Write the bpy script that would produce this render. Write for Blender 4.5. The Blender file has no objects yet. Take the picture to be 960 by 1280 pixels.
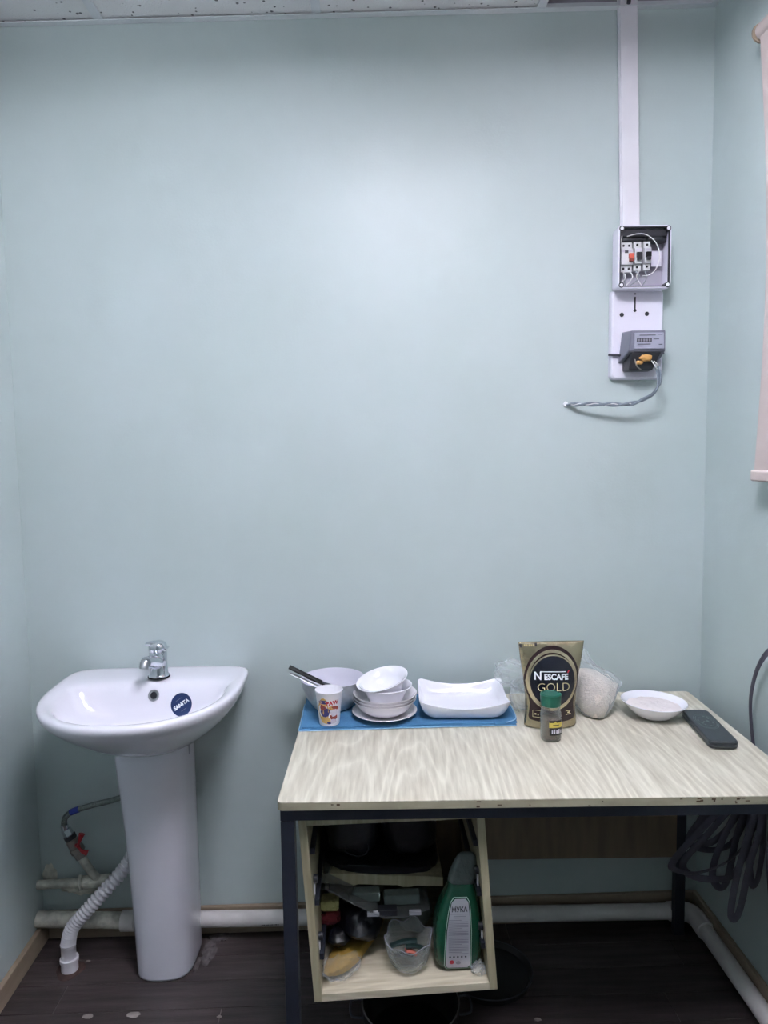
import bpy, math, random
from mathutils import Vector, Matrix, noise
random.seed(7)
C = bpy.context.scene.collection
PI = math.pi
def lin(c):
    return tuple(((x/255)/12.92 if x/255 <= .04045 else ((x/255+.055)/1.055)**2.4) for x in c)+(1,)

# ------------------------------------------------------------------ camera, world, exposure
PITCH, YAW, ROLL = math.radians(5.014), math.radians(1.533), math.radians(-.885)
f = Vector((math.sin(YAW)*math.cos(PITCH), math.cos(YAW)*math.cos(PITCH), -math.sin(PITCH)))
r0 = f.cross(Vector((0, 0, 1))).normalized(); u0 = r0.cross(f)
rr = math.cos(ROLL)*r0+math.sin(ROLL)*u0; uu = -math.sin(ROLL)*r0+math.cos(ROLL)*u0
cd = bpy.data.cameras.new('camera'); cam = bpy.data.objects.new('camera', cd); C.objects.link(cam)
cam.matrix_world = Matrix(((rr.x, uu.x, -f.x, 0), (rr.y, uu.y, -f.y, -2.180), (rr.z, uu.z, -f.z, 1.5), (0, 0, 0, 1)))
cd.sensor_fit = 'VERTICAL'; cd.sensor_height = 36; cd.lens = 912.71/1280*36; cd.clip_start = .02
bpy.context.scene.camera = cam
w = bpy.data.worlds.new('world'); bpy.context.scene.world = w; w.use_nodes = True
w.node_tree.nodes['Background'].inputs[0].default_value = (.5, .6, .7, 1)
w.node_tree.nodes['Background'].inputs[1].default_value = .3
vs = bpy.context.scene.view_settings
vs.view_transform = 'Standard'; vs.look = 'None'; vs.exposure = 2.0; vs.gamma = 1.0; vs.use_curve_mapping = False
TUBE_STRENGTH = 42
TUBE_COLOR = (.91, .895, 1.0, 1)

# ------------------------------------------------------------------ materials
def mat(name, col, rough=.5, metal=0, var=0, vscale=8, bump=0, bscale=60, coat=0, trans=0, alpha=1, ior=1.45, stretch=(1, 1, 1), spec=.5, col2=None, rand=0, sss=0):
    m = bpy.data.materials.new(name); m.use_nodes = True
    n = m.node_tree.nodes; l = m.node_tree.links; b = n['Principled BSDF']
    c = lin(col); b.inputs['Base Color'].default_value = c
    b.inputs['Roughness'].default_value = rough; b.inputs['Metallic'].default_value = metal
    b.inputs['Coat Weight'].default_value = coat; b.inputs['Coat Roughness'].default_value = .08
    b.inputs['Transmission Weight'].default_value = trans; b.inputs['Alpha'].default_value = alpha
    b.inputs['IOR'].default_value = ior; b.inputs['Specular IOR Level'].default_value = spec
    tc = n.new('ShaderNodeTexCoord'); mp = n.new('ShaderNodeMapping'); mp.inputs['Scale'].default_value = stretch
    l.new(tc.outputs['Object'], mp.inputs['Vector'])
    if var or col2:
        t = n.new('ShaderNodeTexNoise'); t.inputs['Scale'].default_value = vscale; t.inputs['Detail'].default_value = 5
        l.new(mp.outputs[0], t.inputs['Vector'])
        rp = n.new('ShaderNodeValToRGB'); l.new(t.outputs['Fac'], rp.inputs[0])
        rp.color_ramp.elements[0].position = .32; rp.color_ramp.elements[1].position = .68
        a = [max(0, x*(1-var)) for x in c[:3]]+[1]; bb = lin(col2) if col2 else [min(1, x*(1+var)) for x in c[:3]]+[1]
        rp.color_ramp.elements[0].color = a; rp.color_ramp.elements[1].color = bb
        src = rp.outputs[0]
        if rand:
            oi = n.new('ShaderNodeObjectInfo'); hs = n.new('ShaderNodeHueSaturation')
            mr = n.new('ShaderNodeMapRange'); mr.inputs[3].default_value = 1-rand; mr.inputs[4].default_value = 1+rand
            l.new(oi.outputs['Random'], mr.inputs[0]); l.new(mr.outputs[0], hs.inputs['Value']); l.new(src, hs.inputs['Color']); src = hs.outputs[0]
        l.new(src, b.inputs['Base Color'])
    if bump:
        t2 = n.new('ShaderNodeTexNoise'); t2.inputs['Scale'].default_value = bscale; t2.inputs['Detail'].default_value = 4
        l.new(mp.outputs[0], t2.inputs['Vector'])
        bp = n.new('ShaderNodeBump'); bp.inputs['Strength'].default_value = bump; bp.inputs['Distance'].default_value = .01
        l.new(t2.outputs['Fac'], bp.inputs['Height']); l.new(bp.outputs[0], b.inputs['Normal'])
    return m

def wall_paint():
    m = mat('mint_wall_paint', (181, 194, 193), rough=.5, spec=.5, coat=.55); m.node_tree.nodes['Principled BSDF'].inputs['Coat Roughness'].default_value = .38
    n = m.node_tree.nodes; l = m.node_tree.links; b = n['Principled BSDF']; tc = n['Texture Coordinate']
    t = n.new('ShaderNodeTexNoise'); t.inputs['Scale'].default_value = 2.2; t.inputs['Detail'].default_value = 6; l.new(tc.outputs['Object'], t.inputs['Vector'])
    rp = n.new('ShaderNodeValToRGB'); l.new(t.outputs['Fac'], rp.inputs[0])
    rp.color_ramp.elements[0].position = .3; rp.color_ramp.elements[0].color = lin((177, 191, 189))
    rp.color_ramp.elements[1].position = .7; rp.color_ramp.elements[1].color = lin((184, 197, 197))
    # small scuffs and specks
    v = n.new('ShaderNodeTexVoronoi'); v.inputs['Scale'].default_value = 3.3; l.new(tc.outputs['Object'], v.inputs['Vector'])
    lt = n.new('ShaderNodeMath'); lt.operation = 'LESS_THAN'; lt.inputs[1].default_value = .012; l.new(v.outputs['Distance'], lt.inputs[0])
    mx = n.new('ShaderNodeMix'); mx.data_type = 'RGBA'; l.new(lt.outputs[0], mx.inputs[0]); l.new(rp.outputs[0], mx.inputs[6]); mx.inputs[7].default_value = lin((110, 125, 122))
    l.new(mx.outputs[2], b.inputs['Base Color'])
    t2 = n.new('ShaderNodeTexNoise'); t2.inputs['Scale'].default_value = 5; t2.inputs['Detail'].default_value = 2; l.new(tc.outputs['Object'], t2.inputs['Vector'])
    t3 = n.new('ShaderNodeTexNoise'); t3.inputs['Scale'].default_value = 140; l.new(tc.outputs['Object'], t3.inputs['Vector'])
    ad = n.new('ShaderNodeMath'); ad.operation = 'MULTIPLY_ADD'; ad.inputs[1].default_value = .04; l.new(t3.outputs['Fac'], ad.inputs[0]); l.new(t2.outputs['Fac'], ad.inputs[2])
    bp = n.new('ShaderNodeBump'); bp.inputs['Strength'].default_value = .35; bp.inputs['Distance'].default_value = .02
    l.new(ad.outputs[0], bp.inputs['Height']); l.new(bp.outputs[0], b.inputs['Normal'])
    return m

def laminate(name, light, dark, axis='Y', rough=.38, scale=1.0):
    m = mat(name, light, rough=rough)
    n = m.node_tree.nodes; l = m.node_tree.links; b = n['Principled BSDF']; tc = n['Texture Coordinate']; mp = n['Mapping']
    mp.inputs['Scale'].default_value = {'Y': (8, .95, 8), 'X': (.95, 8, 8), 'Z': (8, 8, .95)}[axis]
    nz = n.new('ShaderNodeTexNoise'); nz.inputs['Scale'].default_value = 1.0*scale; nz.inputs['Detail'].default_value = 1.0; l.new(mp.outputs[0], nz.inputs['Vector'])
    mu = n.new('ShaderNodeMath'); mu.operation = 'MULTIPLY'; mu.inputs[1].default_value = 26; l.new(nz.outputs['Fac'], mu.inputs[0])
    fr = n.new('ShaderNodeMath'); fr.operation = 'PINGPONG'; fr.inputs[1].default_value = 1; l.new(mu.outputs[0], fr.inputs[0])
    pw_ = n.new('ShaderNodeMath'); pw_.operation = 'POWER'; pw_.inputs[1].default_value = 3.0; l.new(fr.outputs[0], pw_.inputs[0])
    mp2 = n.new('ShaderNodeMapping'); mp2.inputs['Scale'].default_value = {'Y': (60, 5, 60), 'X': (5, 60, 60), 'Z': (60, 60, 5)}[axis]; l.new(tc.outputs['Object'], mp2.inputs['Vector'])
    fine = n.new('ShaderNodeTexNoise'); fine.inputs['Scale'].default_value = 1.6; fine.inputs['Detail'].default_value = 5; l.new(mp2.outputs[0], fine.inputs['Vector'])
    big = n.new('ShaderNodeTexNoise'); big.inputs['Scale'].default_value = 1.3; l.new(tc.outputs['Object'], big.inputs['Vector'])
    s1 = n.new('ShaderNodeMath'); s1.operation = 'MULTIPLY_ADD'; s1.inputs[1].default_value = .24; l.new(pw_.outputs[0], s1.inputs[0]); l.new(fine.outputs['Fac'], s1.inputs[2])
    s2 = n.new('ShaderNodeMath'); s2.operation = 'MULTIPLY_ADD'; s2.inputs[1].default_value = .3; l.new(big.outputs['Fac'], s2.inputs[0]); l.new(s1.outputs[0], s2.inputs[2])
    rp = n.new('ShaderNodeValToRGB'); l.new(s2.outputs[0], rp.inputs[0])
    rp.color_ramp.elements[0].position = .42; rp.color_ramp.elements[0].color = lin(dark)
    rp.color_ramp.elements[1].position = .95; rp.color_ramp.elements[1].color = lin(light)
    l.new(rp.outputs[0], b.inputs['Base Color'])
    return m

def tile_mat():
    m = mat('ceiling_tile_board', (232, 232, 232), rough=.95, bump=.4, bscale=220)
    n = m.node_tree.nodes; l = m.node_tree.links; b = n['Principled BSDF']; tc = n['Texture Coordinate']
    v = n.new('ShaderNodeTexVoronoi'); v.inputs['Scale'].default_value = 42; l.new(tc.outputs['Object'], v.inputs['Vector'])
    nz = n.new('ShaderNodeTexNoise'); nz.inputs['Scale'].default_value = 60; l.new(tc.outputs['Object'], nz.inputs['Vector'])
    ad = n.new('ShaderNodeMath'); ad.operation = 'MULTIPLY_ADD'; ad.inputs[1].default_value = .5; l.new(nz.outputs['Fac'], ad.inputs[0]); l.new(v.outputs['Distance'], ad.inputs[2])
    rp = n.new('ShaderNodeValToRGB'); l.new(ad.outputs[0], rp.inputs[0])
    rp.color_ramp.elements[0].position = .37; rp.color_ramp.elements[0].color = lin((110, 112, 116))
    rp.color_ramp.elements[1].position = .43; rp.color_ramp.elements[1].color = lin((232, 233, 234))
    l.new(rp.outputs[0], b.inputs['Base Color'])
    return m

def film(name, col, dens=.25, rough=.12, bump=0, bs=28):
    m = bpy.data.materials.new(name); m.use_nodes = True
    n = m.node_tree.nodes; l = m.node_tree.links; b = n['Principled BSDF']; out = n['Material Output']
    b.inputs['Base Color'].default_value = lin(col); b.inputs['Roughness'].default_value = rough
    if bump:
        tc = n.new('ShaderNodeTexCoord'); t = n.new('ShaderNodeTexVoronoi'); t.inputs['Scale'].default_value = bs; l.new(tc.outputs['Object'], t.inputs['Vector'])
        bp = n.new('ShaderNodeBump'); bp.inputs['Strength'].default_value = bump; bp.inputs['Distance'].default_value = .01; l.new(t.outputs['Distance'], bp.inputs['Height']); l.new(bp.outputs[0], b.inputs['Normal'])
    tr = n.new('ShaderNodeBsdfTransparent'); mx = n.new('ShaderNodeMixShader')
    lw = n.new('ShaderNodeLayerWeight'); lw.inputs[0].default_value = .35
    ma = n.new('ShaderNodeMath'); ma.operation = 'MULTIPLY_ADD'; ma.inputs[1].default_value = .5; ma.inputs[2].default_value = dens; ma.use_clamp = True
    l.new(lw.outputs['Facing'], ma.inputs[0]); l.new(ma.outputs[0], mx.inputs[0]); l.new(tr.outputs[0], mx.inputs[1]); l.new(b.outputs[0], mx.inputs[2]); l.new(mx.outputs[0], out.inputs[0])
    return m

def emis(name, col, s):
    m = bpy.data.materials.new(name); m.use_nodes = True; b = m.node_tree.nodes['Principled BSDF']
    b.inputs['Base Color'].default_value = (.9, .9, .9, 1); b.inputs['Emission Color'].default_value = col; b.inputs['Emission Strength'].default_value = s
    return m

K = dict(
    wall=wall_paint(), plaster=mat('bare_grey_plaster', (158, 156, 166), rough=.9, var=.15, vscale=6, bump=.3),
    slab=mat('concrete', (150, 150, 152), rough=.9, var=.1), tile=tile_mat(),
    bar=mat('grid_paint', (218, 223, 227), rough=.5), steel=mat('dark_steel', (70, 72, 80), rough=.5, metal=.5),
    tan=mat('tan_baseboard', (150, 134, 116), rough=.5, var=.12, vscale=5, stretch=(1, 1, 6)),
    groove=mat('dusty_groove', (120, 112, 108), rough=.9, var=.3, vscale=20),
    plank=mat('dark_laminate_plank', (62, 54, 54), rough=.42, var=.38, vscale=4, stretch=(1.2, 14, 1), bump=.12, bscale=30, rand=.18),
    oak=laminate('pale_grained_laminate', (216, 212, 196), (172, 165, 147)),
    oakedge=mat('pale_edge_band', (156, 150, 128), rough=.55, var=.12, vscale=14, stretch=(1, 1, 4)),
    chip=mat('bare_chipboard', (88, 72, 56), rough=.95, var=.35, vscale=120),
    cab=laminate('cabinet_laminate', (182, 174, 146), (152, 143, 116), 'Z'), cabfloor=laminate('cabinet_floor_laminate', (206, 198, 176), (172, 162, 138), 'X'),
    brownboard=mat('modesty_brown_board', (120, 104, 84), rough=.6, var=.15, vscale=5, stretch=(8, 8, 1)),
    frame=mat('dark_blue_grey_steel', (42, 46, 57), rough=.42, metal=.3, var=.1),
    ceramic=mat('white_glazed_ceramic', (232, 231, 240), rough=.09, coat=.6, spec=.6),
    pedceramic=mat('white_glazed_ceramic_pedestal', (222, 222, 232), rough=.14, coat=.4),
    chrome=mat('chrome', (215, 218, 224), rough=.07, metal=1), steelb=mat('brushed_steel', (180, 182, 186), rough=.3, metal=1),
    black=mat('black_hole', (12, 12, 14), rough=.8), navy=mat('navy_sticker', (28, 48, 92), rough=.35),
    white=mat('white_ink', (236, 238, 242), rough=.5), pvc=mat('white_pvc', (224, 222, 228), rough=.35, var=.04, vscale=10),
    pipe=mat('white_sewer_pipe', (216, 212, 210), rough=.4, var=.1, vscale=9), dirtpipe=mat('stained_white_pipe', (196, 194, 182), rough=.55, var=.35, vscale=26, bump=.3, bscale=90),
    braid=mat('braided_hose', (112, 120, 118), rough=.4, metal=.6, var=.45, vscale=320), blueband=mat('blue_band', (44, 62, 150), rough=.5, var=.3, vscale=150),
    brass=mat('dull_nickel', (150, 142, 134), rough=.35, metal=.8), red=mat('red_plastic', (166, 32, 40), rough=.45),
    rust=mat('brown_stain', (66, 48, 44), rough=.8, var=.4, vscale=40), mortar=mat('pale_mortar_smear', (92, 86, 87), rough=.9, var=.35, vscale=60),
    plastic=mat('white_box_plastic', (226, 224, 236), rough=.38), boxin=mat('light_grey_box_inside', (168, 166, 178), rough=.4),
    breaker=mat('breaker_grey', (206, 208, 210), rough=.45), breaker2=mat('mid_grey_wire', (150, 156, 160), rough=.5), dgrey=mat('dark_grey_plastic', (40, 42, 48), rough=.4),
    orange=mat('orange_red_switch', (196, 84, 66), rough=.4), meter=mat('meter_grey', (116, 118, 132), rough=.4), meterface=mat('meter_face_grey', (158, 160, 176), rough=.3),
    terminal=mat('amber_terminal', (196, 150, 86), rough=.35), wirew=mat('white_wire', (226, 226, 226), rough=.4), cableg=mat('grey_cable', (118, 128, 138), rough=.45, var=.1, vscale=60),
    pink=mat('pink_beige_blind', (194, 180, 176), rough=.75, var=.03, bump=.05, bscale=300), strap=mat('flat_grey_cable', (66, 64, 76), rough=.5, var=.12, vscale=40),
    towel=mat('blue_microfibre', (70, 122, 162), rough=.9, var=.12, vscale=16, bump=.5, bscale=420), hem=mat('pale_blue_hem', (150, 190, 220), rough=.8),
    china=mat('white_china', (236, 236, 244), rough=.1, coat=.5, var=.012, vscale=30), china2=mat('white_porcelain_warm', (236, 233, 238), rough=.12, coat=.4),
    panout=mat('pale_grey_enamel', (186, 192, 196), rough=.3, var=.12, vscale=60), panin=mat('lavender_white_enamel', (206, 205, 218), rough=.28),
    handle=mat('black_handle', (14, 15, 18), rough=.65), cup=mat('white_paper_cup', (236, 235, 242), rough=.4),
    gold=mat('gold_foil', (172, 162, 134), rough=.24, metal=.8, var=.14, vscale=9, bump=.7, bscale=16), dbrown=mat('dark_brown_foil', (52, 36, 38), rough=.25, metal=.3, coat=.4, bump=.25, bscale=18),
    darkink=mat('blue_black_ink', (22, 22, 36), rough=.22, coat=.5), goldring=mat('pale_gold_ring', (206, 192, 160), rough=.22, metal=.8), goldink=mat('gold_ink', (196, 184, 140), rough=.4), redink=mat('red_ink', (176, 34, 54), rough=.4),
    greenlid=mat('dark_green_lid', (14, 84, 66), rough=.35), spice=mat('ground_spice', (112, 98, 86), rough=.95, var=.25, vscale=200),
    blacklabel=mat('black_label', (34, 34, 32), rough=.4), yellowlabel=mat('yellow_label', (190, 170, 76), rough=.4), sugar=mat('off_white_grains', (226, 216, 206), rough=.9, var=.08, vscale=160, bump=.8, bscale=240),
    flour=mat('pinkish_white_powder', (236, 228, 228), rough=.95, bump=.9, bscale=60), film=film('clear_film', (225, 232, 236), .13, bump=.8), filmthin=film('thin_clear_film', (215, 220, 222), .02, bump=.8), tray=film('smoky_clear_plastic', (110, 114, 114), .2, .1), jarglass=film('thin_jar_glass', (190, 196, 192), .05, .05), cutg=film('cut_glass_thin', (200, 206, 206), .16, .06, bump=1.0, bs=130),
    slabc=mat('black_matt_plastic', (36, 42, 48), rough=.3, coat=.2), ringg=mat('grey_green_print', (92, 106, 104), rough=.4),
    green=mat('green_bag_film', (16, 66, 46), rough=.22, coat=.3, bump=.3, bscale=30), greylabel=mat('pale_grey_label', (172, 172, 180), rough=.4, var=.05), pale=mat('pale_green_ink', (170, 200, 184), rough=.4), ink=mat('black_ink', (34, 34, 40), rough=.5), greyink=mat('grey_ink', (132, 132, 142), rough=.5),
    cloudy=mat('cloudy_grey_plastic', (96, 106, 104), rough=.5, bump=.5, bscale=40), darkbag=mat('dark_navy_plastic_bag', (9, 11, 20), rough=.38, bump=.5, bscale=30), yellow=mat('pasta_yellow', (150, 120, 52), rough=.45, var=.25, vscale=10, stretch=(1, 1, 1)),
    sponge=mat('shaded_yellow_sponge', (160, 156, 104), rough=.95, bump=.6, bscale=160), maroon=mat('shaded_red_cloth', (84, 16, 26), rough=.9), potmat=mat('dark_enamel_pot', (13, 15, 18), rough=.35), pinkc=mat('salmon_plastic', (206, 116, 100), rough=.5), teal=mat('dark_green_plastic', (26, 46, 44), rough=.4),  # sponge and red cloth colours are darkened to carry the cabinet's shade
    chips=mat('pale_crumb', (140, 132, 128), rough=.9), plum=mat('navy_print', (52, 50, 108), rough=.5), ochre=mat('ochre_print', (196, 160, 96), rough=.5), brownp=mat('brown_print', (138, 62, 52), rough=.5), lgrey=mat('light_grey_print', (190, 186, 200), rough=.5),
)

# ------------------------------------------------------------------ helpers
Wm = {}
def wm(o): return Wm.get(o.name, Matrix.Identity(4)) if o else Matrix.Identity(4)
def tag(o, label=None, cat=None, group=None, kind=None):
    if label: o['label'] = label
    if cat: o['category'] = cat
    if group: o['group'] = group
    if kind: o['kind'] = kind
    return o
def thing(name, loc, label, cat, group=None, rot=(0, 0, 0)):
    o = bpy.data.objects.new(name, None); C.objects.link(o); o.empty_display_size = .03
    o.location = loc; o.rotation_euler = rot
    from mathutils import Euler
    Wm[o.name] = Matrix.Translation(loc) @ Euler(rot).to_matrix().to_4x4()
    return tag(o, label, cat, group)
def copy_tree(o, loc, label=None, rot=None):
    c = o.copy(); C.objects.link(c); c.location = loc
    if rot: c.rotation_euler = rot
    if label: c['label'] = label
    for ch in list(o.children):
        d = ch.copy(); C.objects.link(d); d.parent = c
        for g in list(ch.children):
            e = g.copy(); C.objects.link(e); e.parent = d
    return c

class M:
    def __init__(s): s.v = []; s.f = []; s.mi = []; s.cur = 0
    def add(s, vs, fs):
        k = len(s.v); s.v += [Vector(p) for p in vs]; s.f += [tuple(i+k for i in q) for q in fs]; s.mi += [s.cur]*len(fs); return s
    def box(s, a, b, T=None):
        x0, y0, z0 = a; x1, y1, z1 = b
        vs = [Vector(p) for p in ((x0, y0, z0), (x1, y0, z0), (x1, y1, z0), (x0, y1, z0), (x0, y0, z1), (x1, y0, z1), (x1, y1, z1), (x0, y1, z1))]
        if T: vs = [T @ p for p in vs]
        return s.add(vs, [(0, 3, 2, 1), (4, 5, 6, 7), (0, 1, 5, 4), (1, 2, 6, 5), (2, 3, 7, 6), (3, 0, 4, 7)])
    def hexa(s, vs): return s.add(vs, [(0, 3, 2, 1), (4, 5, 6, 7), (0, 1, 5, 4), (1, 2, 6, 5), (2, 3, 7, 6), (3, 0, 4, 7)])
    def loft(s, rings, cap0=True, cap1=True, closed=True):
        n = len(rings[0]); vs = [p for r in rings for p in r]; fs = []
        for i in range(len(rings)-1):
            for j in range(n if closed else n-1):
                k = (j+1) % n; fs.append((i*n+j, i*n+k, (i+1)*n+k, (i+1)*n+j))
        if cap0: fs.append(tuple(range(n-1, -1, -1)))
        if cap1: fs.append(tuple((len(rings)-1)*n+j for j in range(n)))
        return s.add(vs, fs)
    def lathe(s, prof, c=(0, 0, 0), n=32, T=None, fn=None, cap0=True, cap1=True):
        c = Vector(c); rings = []
        for r, z in prof:
            ring = []
            for j in range(n):
                a = 2*PI*j/n; p = Vector((r*math.cos(a), r*math.sin(a), z))
                if fn: p = fn(p, a)
                if T: p = T @ p
                ring.append(c+p)
            rings.append(ring)
        return s.loft(rings, cap0, cap1)
    def tube(s, pts, r, n=10, rf=None, flat=None, up=Vector((0, 0, 1))):
        pts = [Vector(p) for p in pts]; rings = []; prev = None
        for i, p in enumerate(pts):
            t = (pts[min(i+1, len(pts)-1)]-pts[max(i-1, 0)])
            t = t.normalized() if t.length > 1e-9 else Vector((0, 0, 1))
            if prev is None:
                a = up if abs(t.dot(up)) < .95 else Vector((1, 0, 0))
                x = t.cross(a).normalized()
            else: x = (prev-t*prev.dot(t)).normalized()
            prev = x; y = t.cross(x); rad = rf(i/(len(pts)-1)) if rf else r
            ry = rad*(flat or 1)
            rings.append([p+x*math.cos(2*PI*j/n)*rad+y*math.sin(2*PI*j/n)*ry for j in range(n)])
        return s.loft(rings)
    def cyl(s, a, b, r, n=20): return s.tube([a, b], r, n)
    def blob(s, c, rad, seed=0, amp=.2, fr=1.5, nu=22, nv=14, sq=1, ridge=False, rot=None):
        rings = []; c = Vector(c); off = Vector((seed*7.3, seed*3.1, seed*1.7))
        for i in range(nv+1):
            ph = PI*(i+.02)/(nv+.04); ring = []
            for j in range(nu):
                a = 2*PI*j/nu; d = Vector((math.sin(ph)*math.cos(a), math.sin(ph)*math.sin(a), -math.cos(ph)))
                if sq != 1: d = Vector([math.copysign(abs(q)**sq, q) for q in d])
                k = noise.noise(d*fr+off)
                if ridge: k = abs(k)*2-.5+.4*noise.noise(d*fr*3+off)
                p = Vector((d.x*rad[0], d.y*rad[1], d.z*rad[2]))*(1+amp*k)
                if rot: p = rot @ p
                ring.append(c+p)
            rings.append(ring)
        return s.loft(rings)
    def build(s, name, mt, parent=None, smooth=True, bevel=0, sub=0, label=None, local=False, origin=None, ang=40, solid=0):
        me = bpy.data.meshes.new(name)
        inv = (Matrix.Translation(origin) if origin else wm(parent)).inverted() if not local else Matrix.Identity(4)
        me.from_pydata([inv @ p for p in s.v], [], s.f)
        mts = mt if isinstance(mt, (list, tuple)) else [mt]
        for q in mts: me.materials.append(q)
        if len(mts) > 1: me.polygons.foreach_set('material_index', s.mi)
        me.update(); me.validate()
        import bmesh
        bm = bmesh.new(); bm.from_mesh(me); bmesh.ops.recalc_face_normals(bm, faces=bm.faces[:]); bm.to_mesh(me); bm.free()
        if smooth:
            me.polygons.foreach_set('use_smooth', [True]*len(me.polygons))
            if not sub: me.set_sharp_from_angle(angle=math.radians(ang))
        o = bpy.data.objects.new(name, me); C.objects.link(o)
        if parent: o.parent = parent; Wm[o.name] = wm(parent)
        elif origin: o.location = origin; Wm[o.name] = Matrix.Translation(origin)
        if solid:
            q = o.modifiers.new('solidify', 'SOLIDIFY'); q.thickness = solid; q.offset = 0
        if bevel:
            q = o.modifiers.new('bevel', 'BEVEL'); q.width = bevel; q.segments = 2; q.limit_method = 'ANGLE'; q.angle_limit = math.radians(50)
        if sub:
            q = o.modifiers.new('subsurf', 'SUBSURF'); q.levels = sub; q.render_levels = sub
        if label: o['label'] = label
        return o

def spline(pts, n=8, closed=False):
    P = [Vector(p) for p in pts]; out = []; N = len(P)
    for i in range(N if closed else N-1):
        g = (lambda k: P[k % N]) if closed else (lambda k: P[max(0, min(N-1, k))])
        a, b, c, d = g(i-1), g(i), g(i+1), g(i+2)
        for k in range(n):
            t = k/n; out.append(.5*((2*b)+(c-a)*t+(2*a-5*b+4*c-d)*t*t+(3*b-a-3*c+d)*t**3))
    if not closed: out.append(P[-1])
    return out

def rrect(hx, hy, r, z, n=6, c=(0, 0)):
    out = []
    for k, (sx, sy) in enumerate(((1, 1), (-1, 1), (-1, -1), (1, -1))):
        for i in range(n+1):
            a = PI/2*k+PI/2*i/n
            out.append(Vector((c[0]+sx*(hx-r)+r*math.cos(a), c[1]+sy*(hy-r)+r*math.sin(a), z)))
    return out

def text(name, body, size, mt, parent, fn, ext=.0, wide=1.0, bold=0, label=None):
    """flat lettering as a mesh; fn maps (x, y) of the text plane to a world point"""
    cu = bpy.data.curves.new(name, 'FONT'); cu.body = body; cu.size = size; cu.align_x = 'CENTER'; cu.align_y = 'CENTER'; cu.offset = bold
    cu.resolution_u = 3
    t = bpy.data.objects.new(name, cu); C.objects.link(t)
    dg = bpy.context.evaluated_depsgraph_get(); me = bpy.data.meshes.new_from_object(t.evaluated_get(dg))
    bpy.data.objects.remove(t); me.name = name
    inv = wm(parent).inverted()
    for v in me.vertices: v.co = inv @ Vector(fn(v.co.x*wide, v.co.y))
    me.materials.clear(); me.materials.append(mt)
    o = bpy.data.objects.new(name, me); C.objects.link(o); o.parent = parent; Wm[o.name] = wm(parent)
    if label: o['label'] = label
    return o

# ------------------------------------------------------------------ room shell
XL, XR, YF, TOP = -1.018, 1.031, -4.2, 3.02
TL = math.atan2(2.743-2.689, XR-XL)          # the hung ceiling is not quite level
def zc(x): return 2.7155+(x-.0065)*math.tan(TL)
def wall(name, a, b):
    m = M(); x0, y0, z0 = a; x1, y1, z1 = b
    m.box((x0, y0, 0), (x1, y1, 2.68)); m.cur = 1; m.box((x0, y0, 2.68), (x1, y1, TOP))
    return m
def wallobj(name, a, b, nrm):
    # one slab; painted up to the hung ceiling, bare plaster above it
    m = M(); (x0, y0), (x1, y1) = a, b
    cs = [(x0, y0), (x1, y0), (x1, y1), (x0, y1)]
    zz = [[0]*4, [zc(c[0])+.004 for c in cs], [TOP]*4]
    for k in range(2):
        m.cur = k; B = [(c[0], c[1], zz[k][i]) for i, c in enumerate(cs)]; U = [(c[0], c[1], zz[k+1][i]) for i, c in enumerate(cs)]
        m.add(B+U, [(0, 1, 5, 4), (1, 2, 6, 5), (2, 3, 7, 6), (3, 0, 4, 7)]+([(0, 3, 2, 1)] if k == 0 else [(4, 5, 6, 7)]))
    o = m.build(name, [K['wall'], K['plaster']], smooth=False); o['kind'] = 'structure'; return o
wallobj('wall_back', (XL-.12, 0), (XR+.12, .12), None)
wallobj('wall_left', (XL-.12, YF), (XL, 0), None)
wallobj('wall_right', (XR, YF), (XR+.12, 0), None)
wallobj('wall_front', (XL-.12, YF-.12), (XR+.12, YF), None)
fl = M().box((XL-.1, YF-.1, -.06), (XR+.1, .1, -.004)).build('floor', K['groove'], smooth=False); fl['kind'] = 'structure'
# planks: rows run along x, staggered end joints
yb = -.010; row = 0
joints = {0: [.42], 1: [-.25, .9], 2: [-.862, .35], 3: [-.409, .8], 4: [.1], 5: [-.7, .5]}
while yb > YF:
    h = .103; y1, y0 = yb-.0012, max(YF, yb-h+.0012)
    js = joints.get(row) or [XL+random.uniform(.1, 1.1)]; 
    if row not in joints and js[0] < XR-1.3: js.append(js[0]+1.2)
    xs = [XL]+js+[XR]
    for a, b in zip(xs[:-1], xs[1:]):
        if y1-y0 < .01 or b-a < .02: continue
        M().box((a+.001, y0, -.004), (b-.001, y1, 0)).build('plank', K['plank'], fl, smooth=False, bevel=.0008)
    yb -= h; row += 1
# baseboards
M().box((XL, YF, 0), (XL+.016, 0, .062)).build('baseboard_left', K['tan'], smooth=False, bevel=.003)['kind'] = 'structure'
M().box((XL+.016, -.013, 0), (XR-.013, 0, .088)).build('baseboard_back', K['tan'], smooth=False, bevel=.003)['kind'] = 'structure'
M().box((XR-.013, YF, 0), (XR, 0, .088)).build('baseboard_right', K['tan'], smooth=False, bevel=.003)['kind'] = 'structure'
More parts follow.
